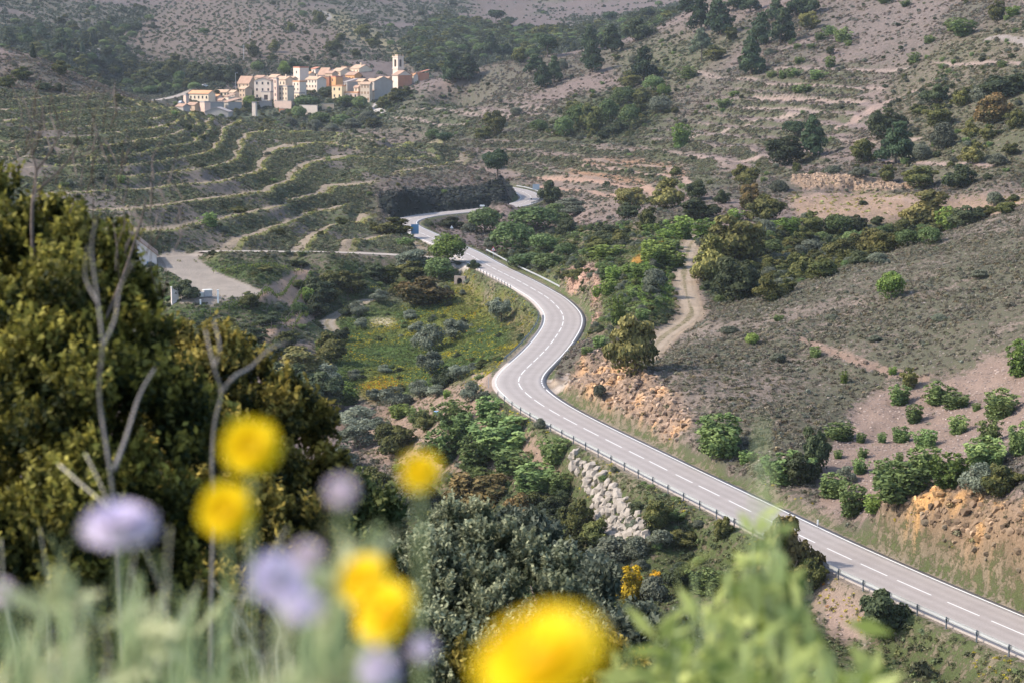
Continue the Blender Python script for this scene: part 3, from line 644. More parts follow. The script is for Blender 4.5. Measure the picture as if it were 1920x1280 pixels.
def ribbon(name, line, offs, z, mat, tone=None, **kw):
    cols = [offset_line(line, o) for o in offs]; n = len(line); k = len(offs)
    V = np.zeros((n, k, 3)); 
    for j, c in enumerate(cols): V[:, j, :2] = c; V[:, j, 2] = z[j] if hasattr(z, '__len__') else z
    i = np.arange(n - 1)[:, None] * k + np.arange(k - 1)[None]
    col = None
    if tone is not None: col = np.repeat(np.tile(np.asarray(tone, float), n)[:, None], 3, 1)
    me = mesh_np(name, V.reshape(-1, 3), np.stack([i, i + k, i + k + 1, i + 1], -1).reshape(-1, 4), mat, True, col)
    return link(name, me, **kw)
offs = [-3.75, -3.74, -2.6, -1.9, -1.2, -.6, 0, .6, 1.2, 1.9, 2.6, 3.74, 3.75]
ribbon('road', ROAD, offs, [-.25, -.012] + [0, 0, .01, .015, .02, .015, .01, 0, 0] + [-.012, -.25], M_ASPH, [0, 0, .22, -.22, .05, -.26, .12, -.26, .05, -.22, .22, 0, 0], kind='structure')
# edge lines: the right-hand one is broken where the lay-by joins
def arc_len(P): return np.r_[0, np.cumsum(np.linalg.norm(np.diff(P, axis=0), axis=1))]
SA = arc_len(ROAD)
def road_s(px, py):
    w = WZ(px, py, 0); return SA[np.argmin(np.hypot(ROAD[:, 0] - w[0], ROAD[:, 1] - w[1]))]
def sub_road(s0, s1, step=1.0):
    s = np.linspace(s0, s1, max(2, int((s1 - s0) / step) + 1)); return np.stack([np.interp(s, SA, ROAD[:, 0]), np.interp(s, SA, ROAD[:, 1])], 1)
mb = []
def strip(line, o, w):
    a = offset_line(line, o - w / 2); b = offset_line(line, o + w / 2)
    for i in range(len(line) - 1): mb.append([(*a[i], PZ), (*a[i + 1], PZ), (*b[i + 1], PZ), (*b[i], PZ)])
PZ = .024
sT = road_s(1018, 712); sB = road_s(1022, 728)
for side in (-1, 1): pass
def side_of(px, py):
    w = np.array(WZ(px, py, 0)[:2]); i = np.argmin(np.hypot(*(ROAD - w).T)); t = ROAD[min(i + 1, len(ROAD) - 1)] - ROAD[max(i - 1, 0)]
    return 1 if (t[0] * (w[1] - ROAD[i][1]) - t[1] * (w[0] - ROAD[i][0])) > 0 else -1
SR = side_of(1094, 600)                       # offset sign of the right-hand (hill) side
PZ = .010
strip(sub_road(0, sT), SR * HALF, .16); strip(sub_road(sB, SA[-1]), SR * HALF, .16)
s = sT + .6
while s < sB: strip(sub_road(s, s + 1.0, .5), SR * HALF, .16); s += 1.7
sj0, sj1 = road_s(878, 497), road_s(896, 503)
strip(sub_road(0, sj0), -SR * HALF, .16); strip(sub_road(sj1, SA[-1]), -SR * HALF, .16)
V = [p for q in mb for p in q]; me = mesh_np('edge_line', V, np.arange(len(V)).reshape(-1, 4), M_PAINT); link('edge_line', me, kind='structure')
mb = []; PZ = .030
s0s = [road_s(x, y) for x, y in DASH]
for a, b in zip(s0s[:-1], s0s[1:]): strip(sub_road(a, a + min(.74 * (b - a), 5.2), .8), 0, .13)
s = s0s[0] - 6.67
while s > 12:
    strip(sub_road(s, s + 4.6, .8), 0, .13); s -= 6.67
V = [p for q in mb for p in q]; me = mesh_np('centre_line', V, np.arange(len(V)).reshape(-1, 4), M_PAINT); link('centre_line', me, kind='structure')
# minor roads as sheets just above the ground
M_TRACK = mat_plain('pale_gravel', (.36, .31, .26), .95, .25, 1.5, .4); M_DIRT = mat_plain('dirt', (.34, .255, .18), .95, .25, 1.2, .4); M_YARD = mat_plain('worn_concrete', (.28, .238, .20), .95, .30, .5, .3)
for n, m, nm in (('service_road', M_TRACK, 'service_road'), ('village_road', M_YARD, 'village_road')):
    Pt, hw = track_world(n); Pt = resample(catmull(Pt, 6), 1.0)
    k = 5; V = np.zeros((len(Pt), k, 3)); wob = 1 + .12 * (vnoise(np.arange(len(Pt)) * .2, np.zeros(len(Pt)), 7) - .5)
    for j, o in enumerate(np.linspace(-1, 1, k)): V[:, j, :2] = offset_line(Pt[:, :2], o * hw * .97 * wob); V[:, j, 2] = Pt[:, 2] + .02 + .04 * (1 - abs(o))
    i = np.arange(len(Pt) - 1)[:, None] * k + np.arange(k - 1)[None]
    link(nm, mesh_np(nm, V.reshape(-1, 3), np.stack([i, i + k, i + k + 1, i + 1], -1).reshape(-1, 4), m, True), kind='structure')

# ------------------------------------------------------------------ low growth as stuff (instanced tufts)
rng = np.random.default_rng(5)
def leaf_cloud(P, Nrm, size, tone, rg, elong=1.5, jit=.8):
    n = len(P); d = Nrm + rg.normal(0, jit, (n, 3)); d /= np.linalg.norm(d, axis=1)[:, None] + 1e-9
    r = rg.normal(0, 1, (n, 3)); u = np.cross(d, r); u /= np.linalg.norm(u, axis=1)[:, None] + 1e-9; w = np.cross(d, u)
    s = (size * rg.uniform(.7, 1.3, n))[:, None] * .5
    V = np.stack([P - u * s * elong, P - w * s + d * s * .2, P + u * s * elong, P + w * s - d * s * .2], 1).reshape(-1, 3)
    T = np.repeat(tone, 4)[:, None].repeat(3, 1)
    return V, np.arange(4 * n).reshape(-1, 4), T
def tuft_mesh(name, mat, n=70, seed=0, h=1.0, spiky=False):
    rg = np.random.default_rng(seed); a = rg.uniform(0, 2 * np.pi, n); c = rg.uniform(0, 1, n); rr = np.sqrt(1 - c * c) * rg.uniform(.6, 1, n)
    lump = 1 + .3 * np.sin(a * 3 + seed) ; Pn = np.stack([np.cos(a) * rr * .5 * lump, np.sin(a) * rr * .5 * lump, c * .55 * h * rg.uniform(.6, 1.1, n) + .03], 1)
    Nn = Pn * [1, 1, 1.2]; Nn /= np.linalg.norm(Nn, axis=1)[:, None]
    V, Fc, T = leaf_cloud(Pn, Nn, .2 if not spiky else .16, rg.uniform(0, 1, n) * .6 + .4 * c, rg, 1.3 if not spiky else 2.5)
    return mesh_np(name, V, Fc, mat, False, T)
def scatter(name, pts, scale, tint, meshes, zs=None, **kw):
    """points carrying size, turn and tint, with a tuft instanced on each of them"""
    me = bpy.data.meshes.new(name); me.vertices.add(len(pts)); me.vertices.foreach_set('co', np.asarray(pts, np.float32).ravel())
    A = me.attributes
    A.new('size', 'FLOAT_VECTOR', 'POINT').data.foreach_set('vector', np.asarray(scale, np.float32).ravel())
    rot = np.zeros((len(pts), 3), np.float32); rot[:, 2] = rng.uniform(0, 6.28, len(pts)); A.new('turn', 'FLOAT_VECTOR', 'POINT').data.foreach_set('vector', rot.ravel())
    A.new('which', 'INT', 'POINT').data.foreach_set('value', rng.integers(0, len(meshes), len(pts)).astype(np.int32))
    c = np.ones((len(pts), 4), np.float32); c[:, :3] = tint; A.new('tint', 'FLOAT_COLOR', 'POINT').data.foreach_set('color', c.ravel())
    o = link(name, me, kind='stuff', **kw)
    ng = bpy.data.node_groups.new(name, 'GeometryNodeTree')
    ng.interface.new_socket('Geometry', in_out='INPUT', socket_type='NodeSocketGeometry'); ng.interface.new_socket('Geometry', in_out='OUTPUT', socket_type='NodeSocketGeometry')
    gi = ng.nodes.new('NodeGroupInput'); go = ng.nodes.new('NodeGroupOutput'); ip = ng.nodes.new('GeometryNodeInstanceOnPoints'); g2i = ng.nodes.new('GeometryNodeGeometryToInstance')
    for k, m in reversed(list(enumerate(meshes))):
        src = bpy.data.objects.get(m.name + '_source')
        mi = ng.nodes.new('GeometryNodeObjectInfo'); 
        ob = bpy.data.objects.new(m.name, m); mi.inputs['Object'].default_value = ob       # source shape, not linked to the scene
        ng.links.new(mi.outputs['Geometry'], g2i.inputs[0])
    def attr(nm, dt):
        n = ng.nodes.new('GeometryNodeInputNamedAttribute'); n.data_type = dt; n.inputs['Name'].default_value = nm; return n.outputs['Attribute']
    ng.links.new(gi.outputs[0], ip.inputs['Points']); ng.links.new(g2i.outputs[0], ip.inputs['Instance']); ip.inputs['Pick Instance'].default_value = True
    ng.links.new(attr('which', 'INT'), ip.inputs['Instance Index']); ng.links.new(attr('turn', 'FLOAT_VECTOR'), ip.inputs['Rotation']); ng.links.new(attr('size', 'FLOAT_VECTOR'), ip.inputs['Scale'])
    ng.links.new(ip.outputs[0], go.inputs[0])
    md = o.modifiers.new('scatter', 'NODES'); md.node_group = ng
    return o
M_TUFT = mat_leaf('scrub_leaves', (.55, .55, .55), (1.5, 1.5, 1.5), .25, .15, inst=True)
TUFTS = [tuft_mesh('low_bush_%s' % w, M_TUFT, 64, i, 1.0) for i, w in enumerate(('round', 'wide', 'lumpy', 'loose'))]
SPIKES = [tuft_mesh('grass_tuft_%s' % w, M_TUFT, 40, i + 9, 1.4, True) for i, w in enumerate(('tall', 'short', 'bent'))]
# candidate positions: cells of the sheet, evenly by area seen
def sample_cells(weight, n, seed):
    rg = np.random.default_rng(seed); w = np.clip(weight[:-1, :-1], 0, None).ravel(); w = w / w.sum()
    idx = rg.choice(len(w), n, p=w); i = idx // (NS - 1); j = idx % (NS - 1); u = rg.uniform(0, 1, n); v = rg.uniform(0, 1, n)
    yy = YY[i] * (1 - u) + YY[i + 1] * u; s_ = S[j] * (1 - v) + S[j + 1] * v
    x = s_ * yy; y = yy - APX; return x, y, ground(x, y), i, j
cell = np.zeros_like(Z); cell[:-1, :-1] = np.diff(GX, axis=1)[:-1] * np.diff(GY, axis=0)[:, :-1]
open_g = sstep(4.6, 5.6, RD)
for n, d in TRK_D.items(): open_g = open_g * sstep(TRACKS[n][1], TRACKS[n][1] + 1.2, d)
inview = ((PX > -260) & (PX < 2180) & (PY < 1400) & (PY > -60)).astype(float)
rockw = 1 - .35 * rock_any
base_w = cell * open_g * inview * rockw * (1 - .93 * field) * (1 - .9 * tread) * (1 - .5 * scree) * (1 - np.clip(vt + yard, 0, 1)) * (1 + 2.2 * hill_l) * (1 + 1.2 * hollow + .8 * lowl + .8 * bank_r)
patch = np.clip((cover - .10) * 1.3, .06, 1) * (.18 + .82 * sstep(.38, .62, fbm(GX * .11, GY * .11, 71, 4) + .25 * (cover - .4)))
# screen density falls with distance so that far slopes are not overfull
dens = patch / (1 + (np.maximum(GY, 60) / 420.0) ** 2.0)
x, y, z, i, j = sample_cells(base_w * dens * (GY > 95) * (GY < 1300), 230000, 21)
sz = rng.uniform(.35, 1.15, len(x)) ** 1.3 * (.75 + .9 * sstep(300, 900, y)); sz = sz * (1 - .35 * mead[i, j])
tv = (veg[i, j] * .85 + soil[i, j] * .12) * rng.uniform(.85, 1.65, (len(x), 1)) * np.stack([rng.uniform(.85, 1.2, len(x)), np.ones(len(x)), rng.uniform(.8, 1.15, len(x))], 1)
scatter('scrub', np.stack([x, y, z - .05], 1), np.stack([sz, sz, sz * rng.uniform(.6, 1.0, len(x))], 1), tv, TUFTS)
dg = cell * open_g * inview * (GY > 100) * (GY < 420) * (1 - rock_any) * np.clip(cover, .1, 1) * (1 + 2.5 * vergeN + 1.5 * mead) * (1 - .95 * field)
x, y, z, i, j = sample_cells(dg, 60000, 22); sz = rng.uniform(.18, .5, len(x))
tv = (veg[i, j] * .7 + soil[i, j] * .3) * rng.uniform(.8, 1.7, (len(x), 1))
scatter('grass', np.stack([x, y, z - .02], 1), np.stack([sz, sz, sz], 1), tv, SPIKES)
# yellow wild flowers along verges and in the meadow
fw = cell * open_g * inview * (GY > 120) * (GY < 430) * (vergeN * 1.2 + mead * .4 + yl * .9 + yo * 2 + yo2 * 2) * sstep(.5, .62, fbm(GX * .2, GY * .2, 33, 3))
x, y, z, i, j = sample_cells(fw, 6000, 23); sz = rng.uniform(.15, .4, len(x))
tv = np.where(rng.uniform(0, 1, (len(x), 1)) < .03 + .35 * yo[i, j][:, None], C3(.55, .22, .01), C3(.45, .38, .03)) * rng.uniform(.6, 1.1, (len(x), 1))
scatter('wildflowers', np.stack([x, y, z + .05], 1), np.stack([sz, sz, sz * .6], 1), tv, SPIKES)
# far slopes: dark scrub and woods, and the rows of the orchard slope
fx = cell * inview * (GY > 1080) * (GY < 2700) * open_g * (patch * 1.2 + woods * 4 + w2 * 1.6) * (1 - .6 * orch) * (1 - .9 * tf) / (GY / 1200) ** 2
x, y, z, i, j = sample_cells(fx, 42000, 24); sz = rng.uniform(.9, 3.4, len(x)) * (1 + .7 * woods[i, j])
tv = C3(.060, .072, .046) * rng.uniform(.6, 1.5, (len(x), 1))
scatter('hillside_scrub', np.stack([x, y, z - .2], 1), np.stack([sz, sz, sz * 1.1], 1), tv, TUFTS)
gx0 = np.arange(-380, 20, 7.0); gy0 = np.arange(1150, 2000, 8.5); ax, ay = np.meshgrid(gx0, gy0); ax = ax.ravel() + rng.normal(0, 1.4, ax.size); ay = ay.ravel() + rng.normal(0, 1.4, ay.size)
yy = ay + APX; ii = np.clip(np.searchsorted(YY, yy), 0, NR - 1); jj = np.clip(np.searchsorted(S, ax / yy), 0, NS - 1)
k = (orch[ii, jj] > .4) & (rng.uniform(0, 1, len(ax)) < .82); ax, ay = ax[k], ay[k]; sz = rng.uniform(1.6, 3.0, len(ax))
scatter('orchard_rows', np.stack([ax, ay, ground(ax, ay) - .2], 1), np.stack([sz, sz, sz], 1), C3(.085, .088, .05) * rng.uniform(.6, 1.4, (len(ax), 1)), TUFTS)
# vine foliage on the outer edges of the terraces
vx = cell * lip * inview
x, y, z, i, j = sample_cells(vx * (vnoise(GX * .15, GY * .15, 3) > .3), 8000, 25); sz = rng.uniform(.22, .5, len(x))
scatter('terrace_edge_vines', np.stack([x, y, z], 1), np.stack([sz, sz, sz * 1.2], 1), C3(.16, .17, .06) * rng.uniform(.6, 1.4, (len(x), 1)), SPIKES)
# loose stones and broken rock, as stuff
M_STONE = mat_leaf('broken_rock', (.7, .7, .7), (1.2, 1.2, 1.2), .3, 0, inst=True)
def chunk(seed):
    rg = np.random.default_rng(seed); bm = bmesh.new(); bmesh.ops.create_icosphere(bm, subdivisions=1, radius=.5)
    for v in bm.verts: v.co = v.co * rg.uniform(.6, 1.25); v.co.z *= .75
    me = bpy.data.meshes.new('rock_chunk_%d' % seed); bm.to_mesh(me); bm.free(); me.materials.append(M_STONE)
    me.color_attributes.new('tone', 'FLOAT_COLOR', 'POINT').data.foreach_set('color', np.repeat(rg.uniform(0, 1, (len(me.vertices), 1)), 4, 1).astype(np.float32).ravel()); return me
CHUNKS = [chunk(k) for k in range(5)]
rz_ = np.clip(rockA + rockB + rockC + rockD * .5 + cliff * .3, 0, 1)
x, y, z, i, j = sample_cells(cell * rz_ * open_g, 7500, 61); sz = rng.uniform(.2, 1.0, len(x)) ** 1.4 * (1 + .6 * cliff[i, j])
scatter('broken_rock', np.stack([x, y, z - .05], 1), np.stack([sz, sz, sz * rng.uniform(.7, 1.6, len(x))], 1), soil[i, j] * rng.uniform(.55, 1.35, (len(x), 1)), CHUNKS)
x, y, z, i, j = sample_cells(cell * inview * open_g * (GY > 120) * (GY < 900) * (field * 3 + orchard * 2 + bare * 3 + Zr * .5 + hill_r * .4 + terr2 + .1) * (1 - mead) / (1 + (GY / 300) ** 2), 16000, 62); sz = rng.uniform(.08, .34, len(x)) * (.7 + y / 420)
scatter('loose_stones', np.stack([x, y, z], 1), np.stack([sz, sz, sz * .7], 1), (soil[i, j] * .8 + .05) * rng.uniform(.8, 1.6, (len(x), 1)), CHUNKS)
#@@PART3
# ------------------------------------------------------------------ trees and bushes
M_BARK = mat_plain('bark', (.13, .105, .085), .95, .35, 8, .5)
LEAF = {
 'oak': mat_leaf('holm_oak_leaves', (0.041, 0.057, 0.022), (0.155, 0.155, 0.048)),
 'oakdark': mat_leaf('dark_oak_leaves', (0.035, 0.051, 0.027), (0.086, 0.101, 0.046)),
 'oakgold': mat_leaf('golden_oak_leaves', (0.054, 0.068, 0.024), (0.236, 0.213, 0.071)),
 'oakrust': mat_leaf('rusty_oak_leaves', (0.061, 0.068, 0.027), (0.253, 0.178, 0.069)),
 'pine': mat_leaf('pine_needles', (0.032, 0.057, 0.032), (0.081, 0.115, 0.055)),
 'palepine': mat_leaf('pale_pine_needles', (0.074, 0.101, 0.061), (0.138, 0.161, 0.103)),
 'olive': mat_leaf('olive_leaves', (0.088, 0.105, 0.070), (0.201, 0.224, 0.161)),
 'greybush': mat_leaf('grey_bush_leaves', (0.081, 0.095, 0.065), (0.161, 0.172, 0.121)),
 'hazel': mat_leaf('hazel_leaves', (0.074, 0.119, 0.041), (0.218, 0.287, 0.098)),
 'willow': mat_leaf('willow_leaves', (0.061, 0.101, 0.034), (0.144, 0.190, 0.071)),
 'bright': mat_leaf('bright_leaves', (0.081, 0.128, 0.032), (0.218, 0.287, 0.069)),
 'gorse': mat_leaf('gorse_flowers', (0.068, 0.074, 0.020), (0.713, 0.460, 0.023)),
 'cypress': mat_leaf('cypress_leaves', (0.030, 0.049, 0.030), (0.069, 0.092, 0.046)),
}
def crown_mesh(name, kind, seed, n):
    """unit crown: width 1, height 1, standing on z = 0"""
    rg = np.random.default_rng(seed); lobes = []
    if kind == 'pine':
        for k in range(15):
            t = (k + rg.uniform(0, .6)) / 15; a = k * 2.4 + rg.uniform(-.4, .4); r = .34 * (1 - t) ** .75 + .03
            lobes.append((math.cos(a) * r, math.sin(a) * r, .16 + .80 * t, .20 * (1 - .55 * t), .11 * (1 - .3 * t)))
        lobes += [(0, 0, .35, .26, .2), (0, 0, .6, .18, .2), (0, 0, .85, .1, .13)]
        size = .055; jit = 1.1
    elif kind == 'umbrella':
        for k in range(12):
            a = k * 2.4; r = .34 * math.sqrt(rg.uniform(0, 1)); lobes.append((math.cos(a) * r, math.sin(a) * r, .58 + rg.uniform(-.1, .15) - r * .35, .2, .2))
        lobes += [(0, 0, .45, .4, .3)]; size = .055; jit = 1.0
    elif kind == 'cypress':
        for k in range(8):
            t = k / 8; lobes.append((rg.uniform(-.05, .05), rg.uniform(-.05, .05), .1 + .82 * t, .46 * (1 - .8 * t ** 1.6), .14))
        size = .09; jit = .8
    elif kind == 'hazel':
        for k in range(16):
            a = k * 2.4 + rg.uniform(-.3, .3); r = rg.uniform(.05, .40); lean = rg.uniform(.5, 1.0)
            for q in range(4):
                t = q / 3; lobes.append((math.cos(a) * r * (.35 + .75 * t * lean), math.sin(a) * r * (.35 + .75 * t * lean), .08 + (.80 - r * .7) * t, .12 * (1.1 - .65 * t), .13 * (1.1 - .4 * t)))
        size = .045; jit = 1.2
    elif kind == 'willow':
        for k in range(13):
            a = k * 2.4; c = rg.uniform(0, 1); r = .32 * math.sqrt(1 - c * c); lobes.append((math.cos(a) * r, math.sin(a) * r, .3 + .42 * c, .2, .2))
        lobes += [(0, 0, .35, .4, .34)]; size = .05; jit = .9
    elif kind == 'olivedome':
        for k in range(14):
            a = k * 2.4 + rg.uniform(-.5, .5); c = rg.uniform(-.1, 1); r = .36 * math.sqrt(max(.05, 1 - c * c)) * rg.uniform(.8, 1.1); lobes.append((math.cos(a) * r, math.sin(a) * r, .30 + .42 * c, rg.uniform(.12, .2), rg.uniform(.12, .2)))
        lobes += [(0, 0, .35, .34, .3)]; size = .045; jit = 1.2
    elif kind == 'olive':
        for k in range(12):
            a = k * 2.4 + rg.uniform(-.5, .5); c = rg.uniform(-.2, 1); r = .36 * math.sqrt(max(.05, 1 - c * c)); lobes.append((math.cos(a) * r, math.sin(a) * r, .48 + .34 * c, rg.uniform(.11, .2), rg.uniform(.1, .18)))
        lobes += [(0, 0, .5, .25, .22)]; size = .05; jit = 1.2
    else:                                            # oak and bush: uneven dome down to the ground
        for k in range(17):
            a = k * 2.4 + rg.uniform(-.5, .5); c = rg.uniform(-.05, 1); r = .40 * math.sqrt(max(.04, 1 - c * c)) * rg.uniform(.6, 1.2)
            lobes.append((math.cos(a) * r, math.sin(a) * r, .22 + .62 * c * rg.uniform(.7, 1.15), rg.uniform(.08, .19), rg.uniform(.08, .17)))
        lobes += [(0, 0, .30, .34, .28), (.05, 0, .45, .24, .26)]; size = .052; jit = .85
    lobes = np.array(lobes); w = lobes[:, 3] ** 2; idx = rg.choice(len(lobes), n, p=w / w.sum()); Lb = lobes[idx]
    d = rg.normal(0, 1, (n, 3)); d[:, 2] = np.abs(d[:, 2]) * np.where(rg.uniform(0, 1, n) < .8, 1, -1); d /= np.linalg.norm(d, axis=1)[:, None]
    rad = rg.uniform(.72, 1.10, n)[:, None]
    Pn = Lb[:, :3] + d * rad * Lb[:, [3, 3, 4]]
    c0 = np.array([0, 0, .35]); out = Pn - c0; out[:, :2] *= 1; nr = d * .6 + out / (np.linalg.norm(out, axis=1)[:, None] + 1e-6) * .6
    keep = Pn[:, 2] > .0; Pn, nr, Lb, rad, d = Pn[keep], nr[keep], Lb[keep], rad[keep], d[keep]
    lobe_t = rg.uniform(-.3, .35, len(lobes))[idx][keep]
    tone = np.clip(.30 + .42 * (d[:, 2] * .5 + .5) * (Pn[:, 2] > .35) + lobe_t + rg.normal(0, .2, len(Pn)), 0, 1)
    V, Fc, T = leaf_cloud(Pn, nr, size, tone, rg, 1.5, jit * .7)
    # dense inner mass so that the crown is closed
    V[:, :2] /= max(1e-6, np.ptp(V[:, 0])); 
    V[:, 2] /= V[:, 2].max()
    return V, Fc, T
SHAPE = {'oak': 'oak', 'oakdark': 'oak', 'oakgold': 'oak', 'oakrust': 'oak', 'pine': 'pine', 'palepine': 'pine', 'umbrella': 'umbrella', 'olive': 'olivedome', 'greybush': 'willow', 'hazel': 'hazel', 'willow': 'willow', 'bright': 'hazel', 'gorse': 'oak', 'cypress': 'cypress', 'brightdome': 'willow'}
MATOF = {'umbrella': 'pine', 'brightdome': 'bright'}
CROWN = {}
_seed = 100
for kd, shp in SHAPE.items():
    for v in range(3):
        _seed += 1
        V, Fc, T = crown_mesh('crown', shp, _seed, 4200 if shp in ('oak', 'hazel') else 3000)
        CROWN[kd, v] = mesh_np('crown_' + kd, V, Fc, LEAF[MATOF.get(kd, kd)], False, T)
def trunk_mesh(name, seed, top=.55, n=4, spread=.28, r=.035):
    rg = random.Random(seed); b = MB(); b.tube([(0, 0, -.12), (0.01, 0, .1), (.02, .01, top * .55), (.0, 0, top)], [r * 1.3, r, r * .8, r * .5], 6)
    for k in range(n):
        a = k * 6.28 / n + rg.uniform(-.4, .4); z0 = top * rg.uniform(.3, .7); b.tube([(0.01, 0, z0), (math.cos(a) * spread * .5, math.sin(a) * spread * .5, z0 + .16), (math.cos(a) * spread, math.sin(a) * spread, z0 + .34)], [r * .55, r * .4, r * .15], 5)
    return b.mesh(name, M_BARK, True)
TRUNK = {'tree': trunk_mesh('trunk_tree', 1), 'pine': trunk_mesh('trunk_pine', 2, .8, 5, .2, .028), 'bush': trunk_mesh('trunk_bush', 3, .35, 6, .3, .02)}
ADJ = {'oak': ('holm_oak', 'dark green holm oak', 'tree'), 'oakdark': ('holm_oak', 'very dark holm oak', 'tree'), 'oakgold': ('holm_oak', 'golden-tipped holm oak', 'tree'), 'oakrust': ('holm_oak', 'rusty-tipped holm oak', 'tree'),
 'pine': ('pine_tree', 'dark conical pine', 'tree'), 'palepine': ('pine_tree', 'thin pale pine', 'tree'), 'umbrella': ('pine_tree', 'round-topped dark pine', 'tree'), 'olive': ('olive_tree', 'grey-green olive tree', 'tree'),
 'greybush': ('shrub', 'rounded grey-green shrub', 'shrub'), 'hazel': ('hazel_shrub', 'green hazel shrub', 'shrub'), 'willow': ('willow_tree', 'soft green willow', 'tree'), 'bright': ('young_tree', 'bright young tree', 'tree'),
 'brightdome': ('leafy_tree', 'yellow-green leafy tree', 'tree'), 'gorse': ('gorse_bush', 'flowering gorse bush', 'shrub'), 'cypress': ('cypress_tree', 'slim dark cypress', 'tree')}
ORD = ['first','second','third','fourth','fifth','sixth','seventh','eighth','ninth','tenth','eleventh','twelfth','thirteenth','fourteenth','fifteenth','sixteenth','seventeenth','eighteenth','nineteenth','twentieth']
def ordn(k): return ORD[k] if k < 20 else ('twenty-' + ORD[k - 20] if k < 29 else '%dth' % (k + 1))
PLANTS = []      # (region phrase, [(kind, px, base py, width px, height px)])
def region(phrase, lst): PLANTS.append((phrase, lst))
region('on the spur right of the church', [('pine',848,157,34,55),('pine',877,151,42,46),('pine',921,106,32,38),('pine',952,106,22,22),('oak',974,118,26,28),('oak',995,103,20,17),('umbrella',1026,108,40,38),('pine',1006,136,36,30),('pine',1014,167,36,42),('pine',1039,156,30,42),('greybush',1054,131,18,18),('pine',1105,96,36,42),('pine',1147,99,40,47),('pine',1110,136,44,53),('oakdark',1197,76,47,43),('pine',1207,155,48,65),('oak',1158,114,14,13),('oak',1077,211,29,22),('oak',1236,140,20,14),('greybush',1190,120,22,14)])
region('in the green hollow of the broad slope', [('willow',1057,256,34,36),('willow',1085,242,36,42),('oak',1110,246,40,48),('willow',1139,234,36,44),('oakdark',1155,251,28,26),('willow',1180,238,36,40),('oak',1198,220,26,30),('greybush',1238,211,36,27),('oak',1205,193,30,27),('willow',1169,198,46,34),('oak',1183,165,36,30),('brightdome',1245,182,24,22),('willow',1225,172,30,28),('oak',932,252,30,38),('oak',921,238,24,26),('greybush',968,217,22,15),('oakdark',1132,262,22,20),('oak',905,262,26,26),('willow',1010,248,28,22)])
region('in the pine stand at the top right', [('pine',1287,27,34,36),('pine',1315,58,40,62),('pine',1351,66,50,64),('palepine',1316,115,34,56),('pine',1407,141,46,64),('pine',1423,86,44,54),('pine',1463,84,46,60),('pine',1452,40,34,42),('pine',1491,32,38,44),('pine',1519,26,42,44),('pine',1407,23,34,40),('pine',1375,20,34,38),('oak',1341,113,36,24),('oak',1372,76,24,24)])
region('on the bare upper right slope', [('oakgold',1516,55,31,30),('hazel',1556,67,20,18),('hazel',1580,78,26,26),('hazel',1538,76,20,15),('oakdark',1556,102,15,16),('hazel',1557,127,18,21),('hazel',1498,119,18,12),('hazel',1531,149,26,16),('hazel',1487,144,22,16),('hazel',1467,147,16,13),('hazel',1448,144,16,11),('hazel',1506,175,34,15),('hazel',1714,118,20,18),('hazel',1742,81,17,14),('hazel',1790,58,28,21),('hazel',1808,68,36,28),('oak',1867,40,34,34),('hazel',1291,148,30,21),('hazel',1358,200,26,14),('bright',1377,181,18,10),('greybush',1442,105,16,12),('hazel',1700,12,22,12),('hazel',1660,6,22,12),('bright',1900,30,24,16),('hazel',1880,126,14,12),('hazel',1495,92,14,10),('hazel',1522,92,14,10),('hazel',1592,86,14,10)])
region('on the slope above the pale quarry bank', [('oakdark',1880,180,76,35),('oakdark',1756,196,48,36),('oakgold',1805,200,34,34),('greybush',1840,197,34,34),('oakrust',1861,232,64,50),('oak',1760,243,54,46),('greybush',1766,279,48,46),('oak',1723,216,26,20),('oakdark',1651,260,44,54),('oakdark',1684,243,30,30),('pine',1680,306,58,66),('oak',1616,305,48,46),('oakdark',1470,311,66,56),('pine',1526,294,50,66),('umbrella',1489,262,42,34),('oakgold',1822,258,33,32),('oak',1854,263,28,26),('oakgold',1826,306,42,36),('greybush',1728,301,30,28),('bright',1277,277,34,38),('oak',1494,322,16,18),('oakdark',1522,328,10,10),('greybush',1562,326,28,14),('greybush',1612,333,32,18),('oak',1665,341,32,32),('oak',1723,353,58,42),('oakdark',1796,353,46,42),('greybush',1870,310,34,22),('oak',1905,240,36,30),('bright',1775,345,20,14),('greybush',1700,285,26,24),('oak',1895,290,30,22)])
region('below the quarry bank left of the vines', [('oakgold',1249,391,58,50),('oakdark',1305,376,36,38),('oakdark',1309,413,68,42),('oakdark',1354,382,28,24),('oak',1399,348,40,34),('oakrust',1402,394,44,48),('oak',1436,413,68,44),('greybush',1459,360,34,20),('oak',1211,432,32,36),('oakgold',1180,391,46,34),('oakdark',1178,411,36,26),('bright',1225,439,34,20),('oakdark',1137,452,46,30),('oak',1162,455,26,24),('bright',1134,484,56,24),('oak',1120,470,46,24),('oakdark',1062,443,32,36),('oakdark',1028,380,40,38),('greybush',1075,405,52,20),('greybush',1069,390,46,16),('oak',1265,330,20,16)])
region('at the head of the dirt track', [('oakgold',1376,494,90,78),('oakgold',1335,532,62,84),('oakdark',1380,566,82,80),('oakgold',1440,563,52,44),('bright',1322,453,46,42),('bright',1277,447,44,38),('bright',1378,416,30,22),('bright',1245,452,30,20)])
